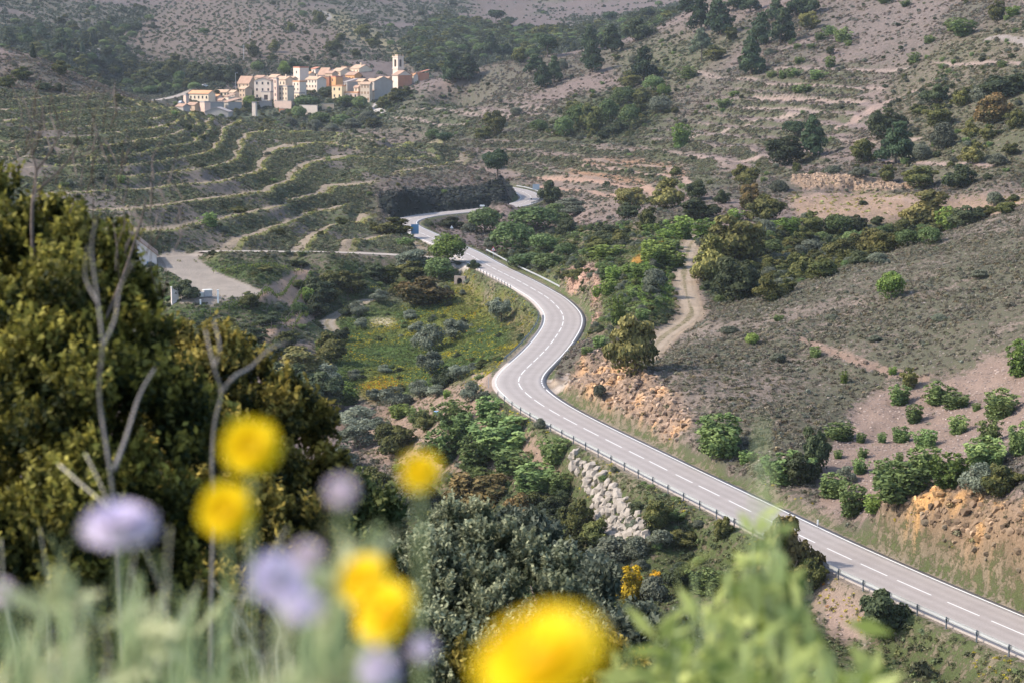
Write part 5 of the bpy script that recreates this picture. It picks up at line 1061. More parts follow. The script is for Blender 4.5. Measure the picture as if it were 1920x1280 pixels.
def house(name, label, xa, xb, xc, ybase, yeave, roof, rcol, wall, win=(2, 2), rise=None, th=48, shade_wall=None, depth_mul=1.0, cat='house', group='houses of the village', door=False, chim=False, dback=0, px=True, winmat=None, ridge='front'):
    """corner house: lit wall between xa and xb, shaded wall between xb and xc (crop pixels), base and eave heights"""
    fx, fy = (QX, QY) if px else ((lambda v: v), (lambda v: v))
    X = fx((xa + xc) / 2); yb = fy(ybase)
    h = hit(X, yb, 800 if px else 300); D = (h[1] if h else 1060) + dback
    s = D / F_PX; sc_ = (1 / 3.4286 if px else 1.0) * s; t_ = R(th)
    W1 = max(1.5, (xb - xa) * sc_ / math.cos(t_) * 1.04); W2 = max(1.5, (xc - xb) * sc_ / math.sin(t_) * 1.1) if xc > xb else W1 * .8
    corner = WD(fx(xb), yb, D); Hh = (ybase - yeave) * sc_
    t = empty(name, (corner[0], corner[1], corner[2]), -t_, label=label, cat=cat, group=group)
    # local frame: corner at origin, lit front wall runs to -x (facing -y), shaded wall runs to +y (facing +x)
    ex = 5.0
    b = MB()
    if roof in ('gable', 'shed', 'hip') and rise is None: rise = max(.8, .16 * (W2 if ridge == 'front' else W1) + .6)
    b.box(-W1, 0, 0, W2, -ex, Hh)
    if roof == 'gable':
        if ridge == 'front': b.hexa([(-W1, 0, Hh), (0, 0, Hh), (0, W2, Hh), (-W1, W2, Hh), (-W1, W2 * .5 - .01, Hh + rise), (0, W2 * .5 - .01, Hh + rise), (0, W2 * .5 + .01, Hh + rise), (-W1, W2 * .5 + .01, Hh + rise)])
        else: b.hexa([(-W1, 0, Hh), (0, 0, Hh), (0, W2, Hh), (-W1, W2, Hh), (-W1 * .5 - .01, 0, Hh + rise), (-W1 * .5 + .01, 0, Hh + rise), (-W1 * .5 + .01, W2, Hh + rise), (-W1 * .5 - .01, W2, Hh + rise)])
    b.build('walls', WALL[wall], t)
    if shade_wall:
        b = MB(); b.box(.004, .05, .02, W2 - .02, -ex, Hh - .02); b.build('side_wall', WALL[shade_wall], t)
    rf = MB(); o_ = .35; k = .22
    if roof == 'gable' and ridge == 'front':
        m = W2 / 2; sl = rise / m
        for y0, z0, y1, z1 in ((-o_, Hh - o_ * sl, m, Hh + rise), (W2 + o_, Hh - o_ * sl, m, Hh + rise)):
            rf.hexa([(-W1 - o_, y0, z0 + .03), (o_, y0, z0 + .03), (o_, y1, z1 + .03), (-W1 - o_, y1, z1 + .03), (-W1 - o_, y0, z0 + k), (o_, y0, z0 + k), (o_, y1, z1 + k), (-W1 - o_, y1, z1 + k)])
    elif roof == 'gable':
        m = W1 / 2; sl = rise / m
        for x0, z0, x1, z1 in ((o_, Hh - o_ * sl, -m, Hh + rise), (-W1 - o_, Hh - o_ * sl, -m, Hh + rise)):
            rf.hexa([(x0, -o_, z0 + .03), (x0, W2 + o_, z0 + .03), (x1, W2 + o_, z1 + .03), (x1, -o_, z1 + .03), (x0, -o_, z0 + k), (x0, W2 + o_, z0 + k), (x1, W2 + o_, z1 + k), (x1, -o_, z1 + k)])
    elif roof == 'shed':
        rf.hexa([(-W1 - o_, -o_, Hh + .01), (o_, -o_, Hh + .01), (o_, W2 + o_, Hh + rise), (-W1 - o_, W2 + o_, Hh + rise), (-W1 - o_, -o_, Hh + k), (o_, -o_, Hh + k), (o_, W2 + o_, Hh + rise + k), (-W1 - o_, W2 + o_, Hh + rise + k)])
    elif roof == 'flat':
        rf.box(-W1 - .05, .08, -.05, .25, Hh + .004, Hh + .75); rf.box(-W1 - .05, .08, W2 - .25, W2 + .05, Hh + .004, Hh + .75); rf.box(-.22, .08, .252, W2 - .252, Hh + .004, Hh + .75); rf.box(-W1 - .05, -W1 + .25, .252, W2 - .252, Hh + .004, Hh + .75)
    r_ = rf.build('roof' if roof != 'flat' else 'parapet', ROOF[rcol], t)
    if chim:
        b = MB(); b.box(-W1 * .3 - .35, -W1 * .3 + .35, W2 * .35, W2 * .35 + .7, Hh, Hh + (rise or 1) + 1.3); b.build('chimney', WALL['beige'], r_)
    nc, nr = win
    if nc and nr:
        hh = min(1.35, Hh / nr * .45); ww = min(.95, W1 / nc * .45)
        for a in range(nc):
            for c in range(nr):
                cx = -W1 * (a + .5) / nc; cz_ = Hh * (c + .62) / nr - .1
                b = MB(); b.box(cx - ww / 2, cx + ww / 2, -.03, .05, cz_ - hh / 2, cz_ + hh / 2); w = b.build('window', winmat or M_WIN, t)
                if W1 > 5: b = MB(); b.box(cx - ww / 2 - .12, cx + ww / 2 + .12, -.10, -.032, cz_ - hh / 2 - .14, cz_ - hh / 2); b.build('sill', WALL['white'], w)
    if door:
        b = MB(); b.box(-W1 * .5 - 1.1, -W1 * .5 + 1.1, -.035, .05, 0, 2.6); b.build('door', M_DOOR, t)
    return t, W1, W2, Hh
HS = [
 ('warehouse', 'grey gabled warehouse at the lower left edge of the village', 292,440,455,478,446,'gable','grey','grey',(0,0),dict(th=12,ridge='side',rise=2.2)),
 ('house', 'tall narrow pale house beside the grey warehouse', 252,288,318,462,388,'flat','grey','pink',(0,0),{}),
 ('house', 'flat grey block behind the grey warehouse', 305,325,395,440,392,'flat','grey','grey',(0,0),{}),
 ('house', 'long cream building with a row of dark windows and orange roof', 180,312,345,388,330,'gable','orange','cream',(5,1),dict(th=30)),
 ('house', 'small plain pink house at the far left end', 148,168,184,392,342,'flat','grey','pink',(0,0),{}),
 ('shed', 'low brown-roofed shed lowest at the left', 95,150,185,446,412,'gable','brown','grey',(0,0),dict(cat='shed')),
 ('shed', 'brown-roofed shed between pink house and tall pale house', 165,225,255,446,402,'gable','brown','tan',(1,1),dict(cat='shed')),
 ('house', 'cream house with olive-tan roof above the sheds', 340,430,450,348,320,'gable','tan','cream',(4,1),dict(th=30)),
 ('house', 'pinkish low house in front of the cream house', 300,368,398,388,350,'gable','orange','pink',(3,1),{}),
 ('house', 'small white house under the tan stone house', 405,440,480,380,350,'shed','brown','white',(0,0),{}),
 ('shed', 'dark grey lean-to left of the green tree', 395,440,510,440,385,'shed','brown','grey',(0,0),dict(cat='shed')),
 ('house', 'tan stone tower house with three upper windows', 506,548,584,384,300,'gable','tan','tan',(2,3),{}),
 ('house', 'broad brown-roofed tan house high at the left', 492,575,612,350,262,'gable','brown','tan',(3,2),dict(rise=3.6,dback=10)),
 ('house', 'plain white gabled house with small windows', 608,715,730,368,247,'gable','brown','white',(3,3),dict(th=14,ridge='side',rise=1.6,chim=True)),
 ('outbuilding', 'low white outbuilding with dark doorway', 652,710,730,368,322,'flat','grey','white',(0,0),dict(th=20,door=True,dback=-4)),
 ('house', 'narrow pink house right of the white gabled house', 730,752,764,402,238,'flat','grey','pink',(1,4),{}),
 ('house', 'tall beige house with four rows of windows', 760,820,856,408,288,'flat','grey','beige',(3,4),dict(winmat=None)),
 ('house', 'grey house with orange-brown roof behind the tall beige house', 738,808,856,350,240,'gable','tan','beige',(3,2),dict(dback=8,chim=True)),
 ('house', 'white tower-like house topmost at the centre', 855,900,948,300,166,'flat','red','white',(1,2),dict(dback=14)),
 ('house', 'white terraced house with orange trim and dark loggia', 850,898,934,352,256,'flat','orange','white',(2,3),{}),
 ('house', 'white house with two rows of dark windows', 930,1010,1060,330,240,'gable','tan','white',(4,3),dict(chim=True)),
 ('house', 'bright orange house beside the white windowed house', 1088,1130,1168,306,226,'flat','red','orange',(1,2),{}),
 ('house', 'narrow dark brick house left of the bright orange house', 1056,1088,1090,306,226,'flat','brown','brick',(0,0),dict(th=20,dback=2)),
 ('house', 'yellow house with orange balustrade and tall windows', 1105,1170,1192,368,284,'flat','orange','yellow',(2,2),dict(th=30)),
 ('house', 'blue-grey house right of the yellow house', 1185,1205,1262,350,256,'shed','grey','grey',(1,2),{}),
 ('house', 'low pink house with terrace under the blue-grey house', 1188,1270,1295,368,326,'flat','orange','pink',(3,1),dict(th=25)),
 ('house', 'beige house with balconies and brown shutters', 1290,1348,1362,386,270,'gable','tan','beige',(3,3),dict(th=25,winmat='shut')),
 ('house', 'large blank grey house left of the church', 1355,1378,1482,362,252,'gable','tan','grey',(0,0),dict(th=60,rise=2.5)),
 ('house', 'small orange-tan house with shutters above the blue-grey house', 1188,1250,1292,262,210,'gable','brown','orange',(3,1),dict(dback=12)),
 ('house', 'upper cream house with brown shutters and tan roof', 1105,1160,1212,260,186,'gable','tan','cream',(3,2),dict(dback=22,winmat='shut')),
 ('house', 'dark brown-roofed house at the top of the village', 1012,1070,1110,262,206,'gable','brown','beige',(3,1),dict(dback=26,rise=3.6)),
 ('house', 'small white house with red roof behind the tower-like house', 972,1000,1020,250,172,'shed','red','white',(1,2),dict(dback=30)),
 ('house', 'topmost cream house with rounded opening in its side wall', 1215,1280,1352,250,170,'gable','tan','cream',(3,2),dict(dback=30,chim=True,winmat='shut')),
 ('house', 'pale house with tan roof between church and shuttered house', 1325,1392,1432,320,252,'gable','tan','beige',(2,2),dict(dback=12)),
 ('house', 'tan-roofed house left of the pale one beside balconies', 1262,1305,1335,320,250,'gable','tan','tan',(2,1),dict(dback=10)),
 ('house', 'red brick house at the right end of the village', 1655,1668,1722,250,196,'shed','red','brick',(0,0),dict(dback=6,th=60)),
 ('house', 'small orange-roofed house between church and red brick house', 1605,1632,1656,262,212,'gable','orange','white',(1,1),{}),
 ('outbuilding', 'low grey garage with arched opening below the church', 1360,1385,1448,348,308,'flat','grey','grey',(0,0),dict(dback=-3,door=True)),
 ('outbuilding', 'ruined white gatehouse below the village', 592,615,622,480,392,'flat','grey','white',(0,0),dict(th=20)),
 ('outbuilding', 'grey ruin with broken top beside the ruined gatehouse', 622,640,706,425,388,'flat','grey','grey',(0,0),{}),
]
HS += [
 ('house', 'beige house with tan roof between the white gabled and tower-like houses', 800,850,880,330,236,'gable','tan','beige',(2,2),dict(dback=20)),
 ('house', 'pink-walled house with brown roof just left of the bright orange house', 1000,1040,1062,300,232,'gable','brown','pink',(2,2),dict(dback=10)),
 ('house', 'tan stone house with brown roof above the bright orange house', 1060,1108,1140,280,200,'gable','brown','tan',(2,1),dict(dback=18)),
 ('house', 'cream house with orange roof behind the tower-like white house', 905,960,990,290,205,'gable','orange','cream',(2,1),dict(dback=22)),
 ('house', 'beige flat-topped house right of the topmost cream house', 1165,1200,1225,240,162,'flat','brown','beige',(1,2),dict(dback=32)),
 ('house', 'pink house behind the narrow pink one with a tan roof', 690,745,790,320,226,'gable','tan','pink',(2,1),dict(dback=22)),
 ('house', 'cream house with brown roof behind the plain white gabled house', 600,660,690,310,228,'gable','brown','cream',(2,1),dict(dback=24)),
 ('house', 'tan house with brown roof left of the church nave', 1420,1465,1492,300,236,'gable','brown','tan',(2,1),dict(dback=14)),
 ('house', 'small beige house filling the gap below the small orange-tan house', 1245,1275,1296,360,290,'gable','brown','beige',(1,2),{}),
 ('house', 'white house with tan roof stepping down from the cream house', 440,478,505,365,322,'gable','tan','white',(2,1),{}),
 ('house', 'pink house under the small white house at the left', 368,400,420,412,372,'gable','brown','pink',(1,1),{}),
 ('house', 'grey-brown house front between the garage and shuttered house', 1340,1362,1385,372,318,'shed','brown','tan',(1,1),{}),
 ('house', 'cream house with two windows under the white terraced house', 858,895,925,372,330,'flat','grey','cream',(2,1),{}),
]
for nm, lab, xa, xb, xc, yb, ye, roof, rc, wl, wn_, kw in HS:
    if kw.get('winmat') == 'shut': kw['winmat'] = M_SHUT
    ct = kw.pop('cat', None) or nm
    house(nm, lab, xa, xb, xc, yb, ye, roof, rc, wl, wn_, cat=ct, **kw)
# round opening on the side of the topmost cream house, terrace walls, lower walls
def free_wall(label, xa, xb, yb, yt, mat, th=8, thick=.5, dback=0):
    X = QX((xa + xb) / 2); h = hit(X, QY(yb), 800); D = h[1] + dback; s = D / F_PX / 3.4286
    c = WD(QX(xa), QY(yb), D); t = empty('garden_wall', c, -R(th), label=label, cat='wall', group='walls below the village')
    W = (xb - xa) * s / math.cos(R(th)); b = MB(); b.box(0, W, 0, thick, -4, (yb - yt) * s); b.build('wall', mat, t); b = MB(); b.box(-.06, W + .06, -.06, thick + .06, (yb - yt) * s + .003, (yb - yt) * s + .2); b.build('coping', WALL['grey'], t)
free_wall('large blank white retaining wall in front of the trees', 897, 1015, 466, 404, WALL['white'], 20)
free_wall('low tan terrace wall right of the white retaining wall', 1040, 1118, 428, 396, WALL['tan'])
free_wall('long pinkish wall under the tall beige house', 735, 850, 412, 376, WALL['pink'], 25, dback=-3)
free_wall('stone wall strip at the foot of the tan tower house', 480, 600, 392, 374, WALL['tan'], 20, dback=-2)
free_wall('brick wall below the long pinkish wall', 765, 800, 448, 425, WALL['brick'], 15)
# church: nave and bell tower
t, W1, W2, Hh = house('church', 'white church nave with orange brick side beside its bell tower', 1492, 1530, 1608, 293, 212, 'gable', 'brown', 'white', (0, 0), shade_wall='brick', cat='church', group=None, rise=2.4)
h = hit(QX(1530), QY(293), 800); D = h[1] + 6; s = D / F_PX / 3.4286
c = WD(QX(1530), QY(290), D); t = empty('bell_tower', c, -R(45), label='tall white church bell tower with arched belfry openings', cat='church tower')
w = 70 * s / (2 * math.cos(R(45))); Ht = (290 - 98) * s; zb = (290 - 172) * s
b = MB(); b.box(-w, 0, 0, w, -5, zb); b.build('shaft', WALL['white'], t)
b = MB(); b.box(-w - .25, .25, -.25, w + .25, zb + .003, zb + .45); b.build('cornice', WALL['white'], t)
b = MB(); e = .35
for cx, cy in ((-w, 0), (-1.25, 0), (-w, w - 1.25), (-1.25, w - 1.25)): b.box(cx, cx + 1.25, cy, cy + 1.25, zb + .453, Ht)
for (x0, x1, y0, y1) in ((-w + 1.253, -1.253, .003, 1.0), (-w + 1.253, -1.253, w - 1.0, w - .003), (-w + .003, -w + 1.0, 1.253, w - 1.253), (-1.0, -.003, 1.253, w - 1.253)):
    b.box(x0, x1, y0, y1, Ht - 1.3, Ht - .003); b.box(x0, x1, y0, y1, zb + .456, zb + 1.2)
b.build('belfry', WALL['white'], t)
b = MB(); b.box(-w + .9, -.9, .9, w - .9, zb + .453, Ht - .01); b.build('belfry_shadow_core', M_WIN, t)
b = MB(); b.box(-w - .3, .3, -.3, w + .3, Ht + .003, Ht + .5); b.build('top_cornice', WALL['white'], t)
b = MB(); b.box(-w * .8, -w * .2, w * .2, w * .8, Ht + .503, Ht + 1.5)
for cx, cy in ((-w, 0), (-.4, 0), (-w, w - .4), (-.4, w - .4)): b.box(cx, cx + .4, cy, cy + .4, Ht + .503, Ht + 1.3)
b.build('cap', WALL['tan'], t)
# palm in the village
h = hit(QX(975), QY(365), 800); t = empty('palm_tree', h, label='palm tree among the dark trees in the village', cat='palm tree')
b = MB(); b.tube([(0, 0, -.5), (0, 0, 4.5)], .28, 7); b.build('trunk', M_BARK, t)
V = []; Fc = []
for k in range(22):
    a = k * 2.4; up = .9 - (k % 5) * .3; p = []
    for q in range(5):
        u = q / 4; r_ = 2.7 * u; z_ = 4.5 + 1.6 * up * u - 1.5 * u * u; wd = .35 * math.sin(math.pi * min(.95, u + .12)); ca, sa = math.cos(a), math.sin(a)
        p.append(((ca * r_ - sa * wd, sa * r_ + ca * wd, z_ - .1), (ca * r_, sa * r_, z_ + .1), (ca * r_ + sa * wd, sa * r_ - ca * wd, z_ - .1)))
    for q in range(4):
        for m in range(2):
            i0 = len(V); V += [p[q][m], p[q][m + 1], p[q + 1][m + 1], p[q + 1][m]]; Fc.append((i0, i0 + 1, i0 + 2, i0 + 3))
link('crown', mesh_np('palm_crown', V, Fc, LEAF['oak'], False, np.full((len(V), 3), .5)), t)
for k, (X, Y, wd, hg, kd, ad) in enumerate([(905, 398, 100, 62, 'oakdark', 'dark round tree left of the palm in the village'), (1060, 352, 80, 50, 'oak', 'rounded tree right of the palm in the village'), (1005, 388, 60, 32, 'oakdark', 'low dark bush just below the palm'), (575, 428, 70, 60, 'bright', 'bright green tree under the tan tower house'), (1180, 418, 90, 44, 'oakdark', 'dark hedge below the yellow house'), (880, 448, 60, 50, 'oak', 'green tree left of the white retaining wall'), (1225, 305, 40, 26, 'oakdark', 'dark bush on the roof terrace side')]):
    h = hit(QX(X), QY(Y), 800); t = empty('village_tree', h, label=ad, cat='tree'); s = h[1] / F_PX / 3.4286
    c = link('crown', CROWN[kd, k % 3], t); c.scale = (wd * s, wd * s, hg * s); tr = link('trunk', TRUNK['bush'], t); tr.scale = c.scale
# a few parked cars at the village edge
M_CARP = {'white': mat_plain('white_car_paint', (.7, .7, .7), .3, .03, 2, spec=.5), 'silver': mat_plain('silver_car_paint', (.45, .46, .48), .3, .03, 2, spec=.5)}; M_TYRE = mat_plain('tyre', (.02, .02, .02), .9, .1, 5)
def car(px, py, col, label, rz):
    h = hit(px, py, 700); t = empty('parked_car', (h[0], h[1], h[2] + .1), rz, label=label, cat='car')
    prof = [(-2.1, .35), (-2.1, .85), (-1.9, .95), (-1.4, 1.0), (-.9, 1.45), (.7, 1.48), (1.45, 1.0), (2.05, .85), (2.1, .35)]; b = MB(); n = len(prof)
    b.v = [(x, -.82, z) for x, z in prof] + [(x, .82, z) for x, z in prof]; b.f = [tuple(range(n)), tuple(range(2 * n - 1, n - 1, -1))] + [(i, i + n, (i + 1) % n + n, (i + 1) % n) for i in range(n)]
    b.build('body', M_CARP[col], t); b = MB(); b.hexa([(-1.3, -.835, 1.0), (1.3, -.835, 1.0), (1.3, .835, 1.0), (-1.3, .835, 1.0), (-.85, -.83, 1.38), (.62, -.83, 1.38), (.62, .83, 1.38), (-.85, .83, 1.38)]); b.build('windows', M_WIN, t)
    for x in (-1.3, 1.3):
        for y in (-.8, .8): b = MB(); b.tube([(x, y - .1, .33), (x, y + .1, .33)], .33, 12); b.build('wheel', M_TYRE, t)
car(384, 164, 'white', 'white car at the left entrance of the village', R(20)); car(340, 195, 'silver', 'silver car parked by the pink house', R(70))
# farm building left of the yard, half behind the near oak
M_FARMW = mat_wall('farm_white_render', (.66, .58, .54), .3)
h0 = hit(255, 506, 250)
t = empty('farmhouse', (h0[0], h0[1], h0[2] - .6), R(11), label='old pale gabled farmhouse half hidden behind the near oak', cat='house')
b = MB(); b.box(-7, 4.2, 0, 9, -3, 3.6); b.hexa([(-7, 0, 3.6), (4.2, 0, 3.6), (4.2, 9, 3.6), (-7, 9, 3.6), (-1.6, 0, 8.2), (-1.4, 0, 8.2), (-1.4, 9, 8.2), (-1.6, 9, 8.2)]); b.build('walls', M_FARMW, t)
b = MB(); b.hexa([(4.6, -.3, 3.25), (4.6, 9.3, 3.25), (-1.45, 9.3, 8.25), (-1.45, -.3, 8.25), (4.6, -.3, 3.5), (4.6, 9.3, 3.5), (-1.45, 9.3, 8.5), (-1.45, -.3, 8.5)]); b.hexa([(-7.4, -.3, 3.25), (-7.4, 9.3, 3.25), (-1.55, 9.3, 8.25), (-1.55, -.3, 8.25), (-7.4, -.3, 3.5), (-7.4, 9.3, 3.5), (-1.55, 9.3, 8.5), (-1.55, -.3, 8.5)]); b.build('roof', ROOF['brown'], t)
b = MB(); b.box(-.3, .7, -.04, .05, 2.6, 4.0); w_ = b.build('window', M_WIN, t); b = MB(); b.box(-.45, .85, -.14, -.045, 2.42, 2.58); b.build('sill', M_FARMW, w_)
b = MB(); b.box(2.2, 2.8, -.045, .05, .2, 2.2); b.build('door', M_SIGNB, t)
h = hit(330, 566, 250); t = empty('yard_wall', (h[0] - .6, h[1] - 1, h[2] + .2), R(35), label='short white end wall beside the ivy-covered yard hedge', cat='wall'); b = MB(); b.box(0, 1.4, 0, .35, -2, 2.6); b.build('wall', M_FARMW, t); b = MB(); b.box(-.05, 1.45, -.05, .4, 2.603, 2.7); b.build('coping', M_SIGNW, t)

# ------------------------------------------------------------------ near vegetation on the photographer's hillside
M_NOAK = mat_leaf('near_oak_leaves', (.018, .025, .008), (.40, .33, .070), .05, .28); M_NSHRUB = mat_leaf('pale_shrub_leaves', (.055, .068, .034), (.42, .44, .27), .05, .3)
M_TWIG = mat_plain('grey_twig', (.23, .205, .185), .9, .25, 20, .3); M_TWIGD = mat_plain('dark_twig', (.13, .10, .085), .9, .25, 20, .3); M_STRAW = mat_plain('straw_stem', (.55, .50, .38), .8, .15, 20); M_GSTEM = mat_plain('green_stem', (.28, .34, .16), .8, .15, 20)
def near_bush(name, label, blobs, n_tips, mat, seed, leaf=.024, tip=.05, cat='tree', per=11, elong=2.0, sub=9, subr=.42):
    """blobs: (px, py, distance, radius in photograph pixels); each carries smaller lumps, each lump upright leafy sprigs"""
    rg = np.random.default_rng(seed); B = []
    for px, py, D, r in blobs: c = WD(px, py, D); B.append((*c, r * D / F_PX))
    B = np.array(B); g = B[:, :3].mean(0); gz = float(ground(g[0], g[1])[0]); o0 = np.array([g[0], g[1], gz])
    t = empty(name, tuple(o0), label=label, cat=cat); SB = []
    for c in B:
        for q in range(sub):
            d = rg.normal(0, 1, 3); d /= np.linalg.norm(d); d[1] = -abs(d[1]) * rg.choice([1, 1, -1]); SB.append((*(c[:3] + d * c[3] * rg.uniform(.55, .98)), c[3] * subr * rg.uniform(.45, 1.25)))
    SB = np.array(SB); w = SB[:, 3] ** 2; idx = rg.choice(len(SB), n_tips, p=w / w.sum()); d = rg.normal(0, 1, (n_tips, 3)); d /= np.linalg.norm(d, axis=1)[:, None]
    rr = rg.uniform(.15, 1.1, n_tips) ** .7; P = SB[idx, :3] + d * rr[:, None] * SB[idx, 3][:, None]
    up = d * .45 + [0, 0, 1.0] + rg.normal(0, .28, (n_tips, 3)); up /= np.linalg.norm(up, axis=1)[:, None]
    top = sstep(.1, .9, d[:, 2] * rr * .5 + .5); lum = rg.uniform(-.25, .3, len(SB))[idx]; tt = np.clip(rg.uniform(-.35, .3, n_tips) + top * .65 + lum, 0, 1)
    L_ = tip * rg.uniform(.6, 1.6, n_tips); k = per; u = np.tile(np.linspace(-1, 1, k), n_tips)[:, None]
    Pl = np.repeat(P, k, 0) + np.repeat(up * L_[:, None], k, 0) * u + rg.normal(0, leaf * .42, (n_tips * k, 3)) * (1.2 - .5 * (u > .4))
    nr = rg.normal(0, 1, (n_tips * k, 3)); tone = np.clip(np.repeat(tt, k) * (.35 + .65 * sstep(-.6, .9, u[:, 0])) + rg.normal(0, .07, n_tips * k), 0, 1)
    V, Fc, T = leaf_cloud(Pl - o0, nr, leaf, tone, rg, elong, .5)
    link('foliage', mesh_np('near_foliage', V, Fc, mat, False, T), t)
    b = MB()
    for q in range(0, len(B), 2):
        e_ = Vector(B[q, :3] - o0); root = Vector((e_.x * .3, e_.y * .3 + .15, -.3)); m_ = (root + e_) * .5 + Vector((rg.normal(0, .05), .1, 0)); b.tube([root, m_, e_], [.022, .014, .006], 6)
    b.build('branches', M_TWIGD, t, smooth=True)
    return t
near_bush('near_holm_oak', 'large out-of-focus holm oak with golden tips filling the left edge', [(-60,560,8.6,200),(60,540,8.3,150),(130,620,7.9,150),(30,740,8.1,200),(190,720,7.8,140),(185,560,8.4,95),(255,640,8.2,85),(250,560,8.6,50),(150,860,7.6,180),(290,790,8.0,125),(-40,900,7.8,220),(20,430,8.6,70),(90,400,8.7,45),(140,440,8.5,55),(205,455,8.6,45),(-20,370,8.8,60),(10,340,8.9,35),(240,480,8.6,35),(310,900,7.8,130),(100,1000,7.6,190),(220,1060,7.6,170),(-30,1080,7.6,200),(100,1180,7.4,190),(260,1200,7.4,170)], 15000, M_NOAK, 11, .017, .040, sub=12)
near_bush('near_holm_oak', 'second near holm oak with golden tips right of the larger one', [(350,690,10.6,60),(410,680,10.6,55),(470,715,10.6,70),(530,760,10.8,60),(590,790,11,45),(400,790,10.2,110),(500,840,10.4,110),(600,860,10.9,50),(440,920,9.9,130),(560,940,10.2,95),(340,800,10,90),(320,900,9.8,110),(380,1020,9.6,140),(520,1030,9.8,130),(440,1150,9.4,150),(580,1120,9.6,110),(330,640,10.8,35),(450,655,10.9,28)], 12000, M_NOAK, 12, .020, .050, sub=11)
near_bush('near_shrub', 'dense pale grey-green shrub at the bottom centre', [(860,1060,19.5,80),(940,1040,19.5,70),(1020,1070,19.3,60),(1060,1130,19,55),(800,1110,18.6,85),(900,1150,18.4,105),(1000,1180,18.2,90),(770,1010,20.4,50),(840,980,20.6,45),(905,965,20.8,30),(700,1070,19,70),(930,1240,17.8,110),(780,1210,17.8,110),(1080,1220,18,70),(660,1160,18.6,80)], 8500, M_NSHRUB, 13, .026, .075, 'shrub', 12, 2.0, sub=11)
near_bush('near_shrub', 'darker green shrub behind the pale grey-green one', [(1120,1110,30,45),(1080,1050,32,42),(1150,1170,28,50),(1210,1210,27,60),(1010,1000,34,38),(1280,1220,26,50),(960,985,36,30),(1330,1250,25,50)], 4200, LEAF['greybush'], 14, .05, .13, 'shrub')
near_bush('near_shrub', 'brown-tipped low shrub under the yellow flowers', [(880,1265,14,50),(980,1280,14,50),(1120,1265,15,60),(1200,1275,15,60)], 2600, M_NOAK, 16, .024, .06, 'shrub')
near_bush('near_shrub', 'dark leafy shrub below the second near oak', [(640,930,16,60),(690,1000,16,70),(640,1080,15,90),(600,1180,14,110),(720,1180,14,80)], 4500, LEAF['oak'], 17, .030, .08, 'shrub')
# fill of low plants between them
x_ = rng.uniform(-.30, .30, 9000); y_ = np.exp(rng.uniform(math.log(22), math.log(150), 9000)); x_ = x_ * y_; g_ = ground(x_, y_); sz = rng.uniform(.5, 1.5, 9000) * np.clip(y_ / 60, .5, 1.3)
k_ = np.min(np.hypot(x_[:, None] - ROAD[None, ::6, 0], y_[:, None] - ROAD[None, ::6, 1]), 1) > 7.5
scatter('undergrowth', np.stack([x_, y_, g_ - .1], 1)[k_], np.stack([sz, sz, sz * rng.uniform(.8, 1.5, 9000)], 1)[k_], (C3(.085, .095, .045) * rng.uniform(.5, 1.7, (9000, 1)) * np.stack([rng.uniform(.8, 1.3, 9000), np.ones(9000), rng.uniform(.7, 1.2, 9000)], 1))[k_], TUFTS)

def twig(name, label, path, D, r0, r1, mat, sub=(), cat='branch', seed=0):
    rg = random.Random(seed); P = [Vector(WD(px, py, D + dz)) for px, py, dz in path]; o0 = P[0].copy()
    n = len(P); Pc = [Vector(p) for p in catmull(np.array([tuple(p) for p in P]), 4)]; rr = [r0 + (r1 - r0) * i / (len(Pc) - 1) for i in range(len(Pc))]
    t = empty(name, o0, label=label, cat=cat); b = MB(); b.tube([p - o0 for p in Pc], rr, 7); b.build('stem', mat, t, smooth=True)
    for sp, ra, rb in sub:
        Q = [Vector(WD(px, py, D + dz)) - o0 for px, py, dz in sp]; Q = [Vector(q) for q in catmull(np.array([tuple(q) for q in Q]), 4)]
        b = MB(); b.tube(Q, [ra + (rb - ra) * i / (len(Q) - 1) for i in range(len(Q))], 6); b.build('side_twig', mat, t, smooth=True)
twig('dead_branch', 'tall grey bare stem in front of the near oak', [(228,1290,0),(222,1120,0),(214,950,0),(203,860,0),(186,740,.05),(192,650,0),(184,570,.05),(172,470,.1),(180,410,.1)], 3.4, .0032, .0013, M_TWIG, [([(214,880,0),(236,820,.1),(262,740,.2),(290,690,.3)], .0035, .0015), ([(192,650,0),(215,600,.1),(225,540,.2),(250,490,.2)], .0022, .001), ([(184,570,.05),(160,520,.1),(165,460,.1)], .002, .0008)], seed=1)
twig('dead_branch', 'forked grey bare stem right of the taller one', [(395,1290,0),(397,1100,0),(400,960,0),(398,860,0),(403,790,0),(415,735,0),(402,690,0),(385,620,.1)], 3.6, .0034, .0014, M_TWIG, [([(415,735,0),(440,705,0),(470,688,.1),(505,655,.1),(540,640,.1)], .0038, .0012), ([(402,690,0),(412,650,0),(400,600,.1)], .0026, .001)], seed=2)
tw = [([(62,365,0),(68,320,0),(60,280,0),(75,240,0),(80,200,0)], .006, .002), ([(68,320,0),(95,285,0),(110,250,0),(105,215,0)], .005, .002), ([(62,365,0),(90,340,0),(130,300,0),(150,265,0)], .006, .002), ([(60,280,0),(48,250,0),(40,215,0)], .003, .0015), ([(110,250,0),(135,225,0),(140,190,0)], .003, .0015), ([(130,300,0),(165,290,0),(190,270,0)], .003, .0015), ([(75,240,0),(60,210,0),(65,180,0)], .003, .001)]
rgt = random.Random(5)
for k in range(34):
    bx, by = rgt.uniform(30, 240), rgt.uniform(215, 420); tw.append(([(bx, by, rgt.uniform(-.3, .3)), (bx + rgt.uniform(-14, 14), by - 40, 0), (bx + rgt.uniform(-26, 30), by - 40 - rgt.uniform(20, 60), rgt.uniform(-.3, .3))], .0028, .0010))
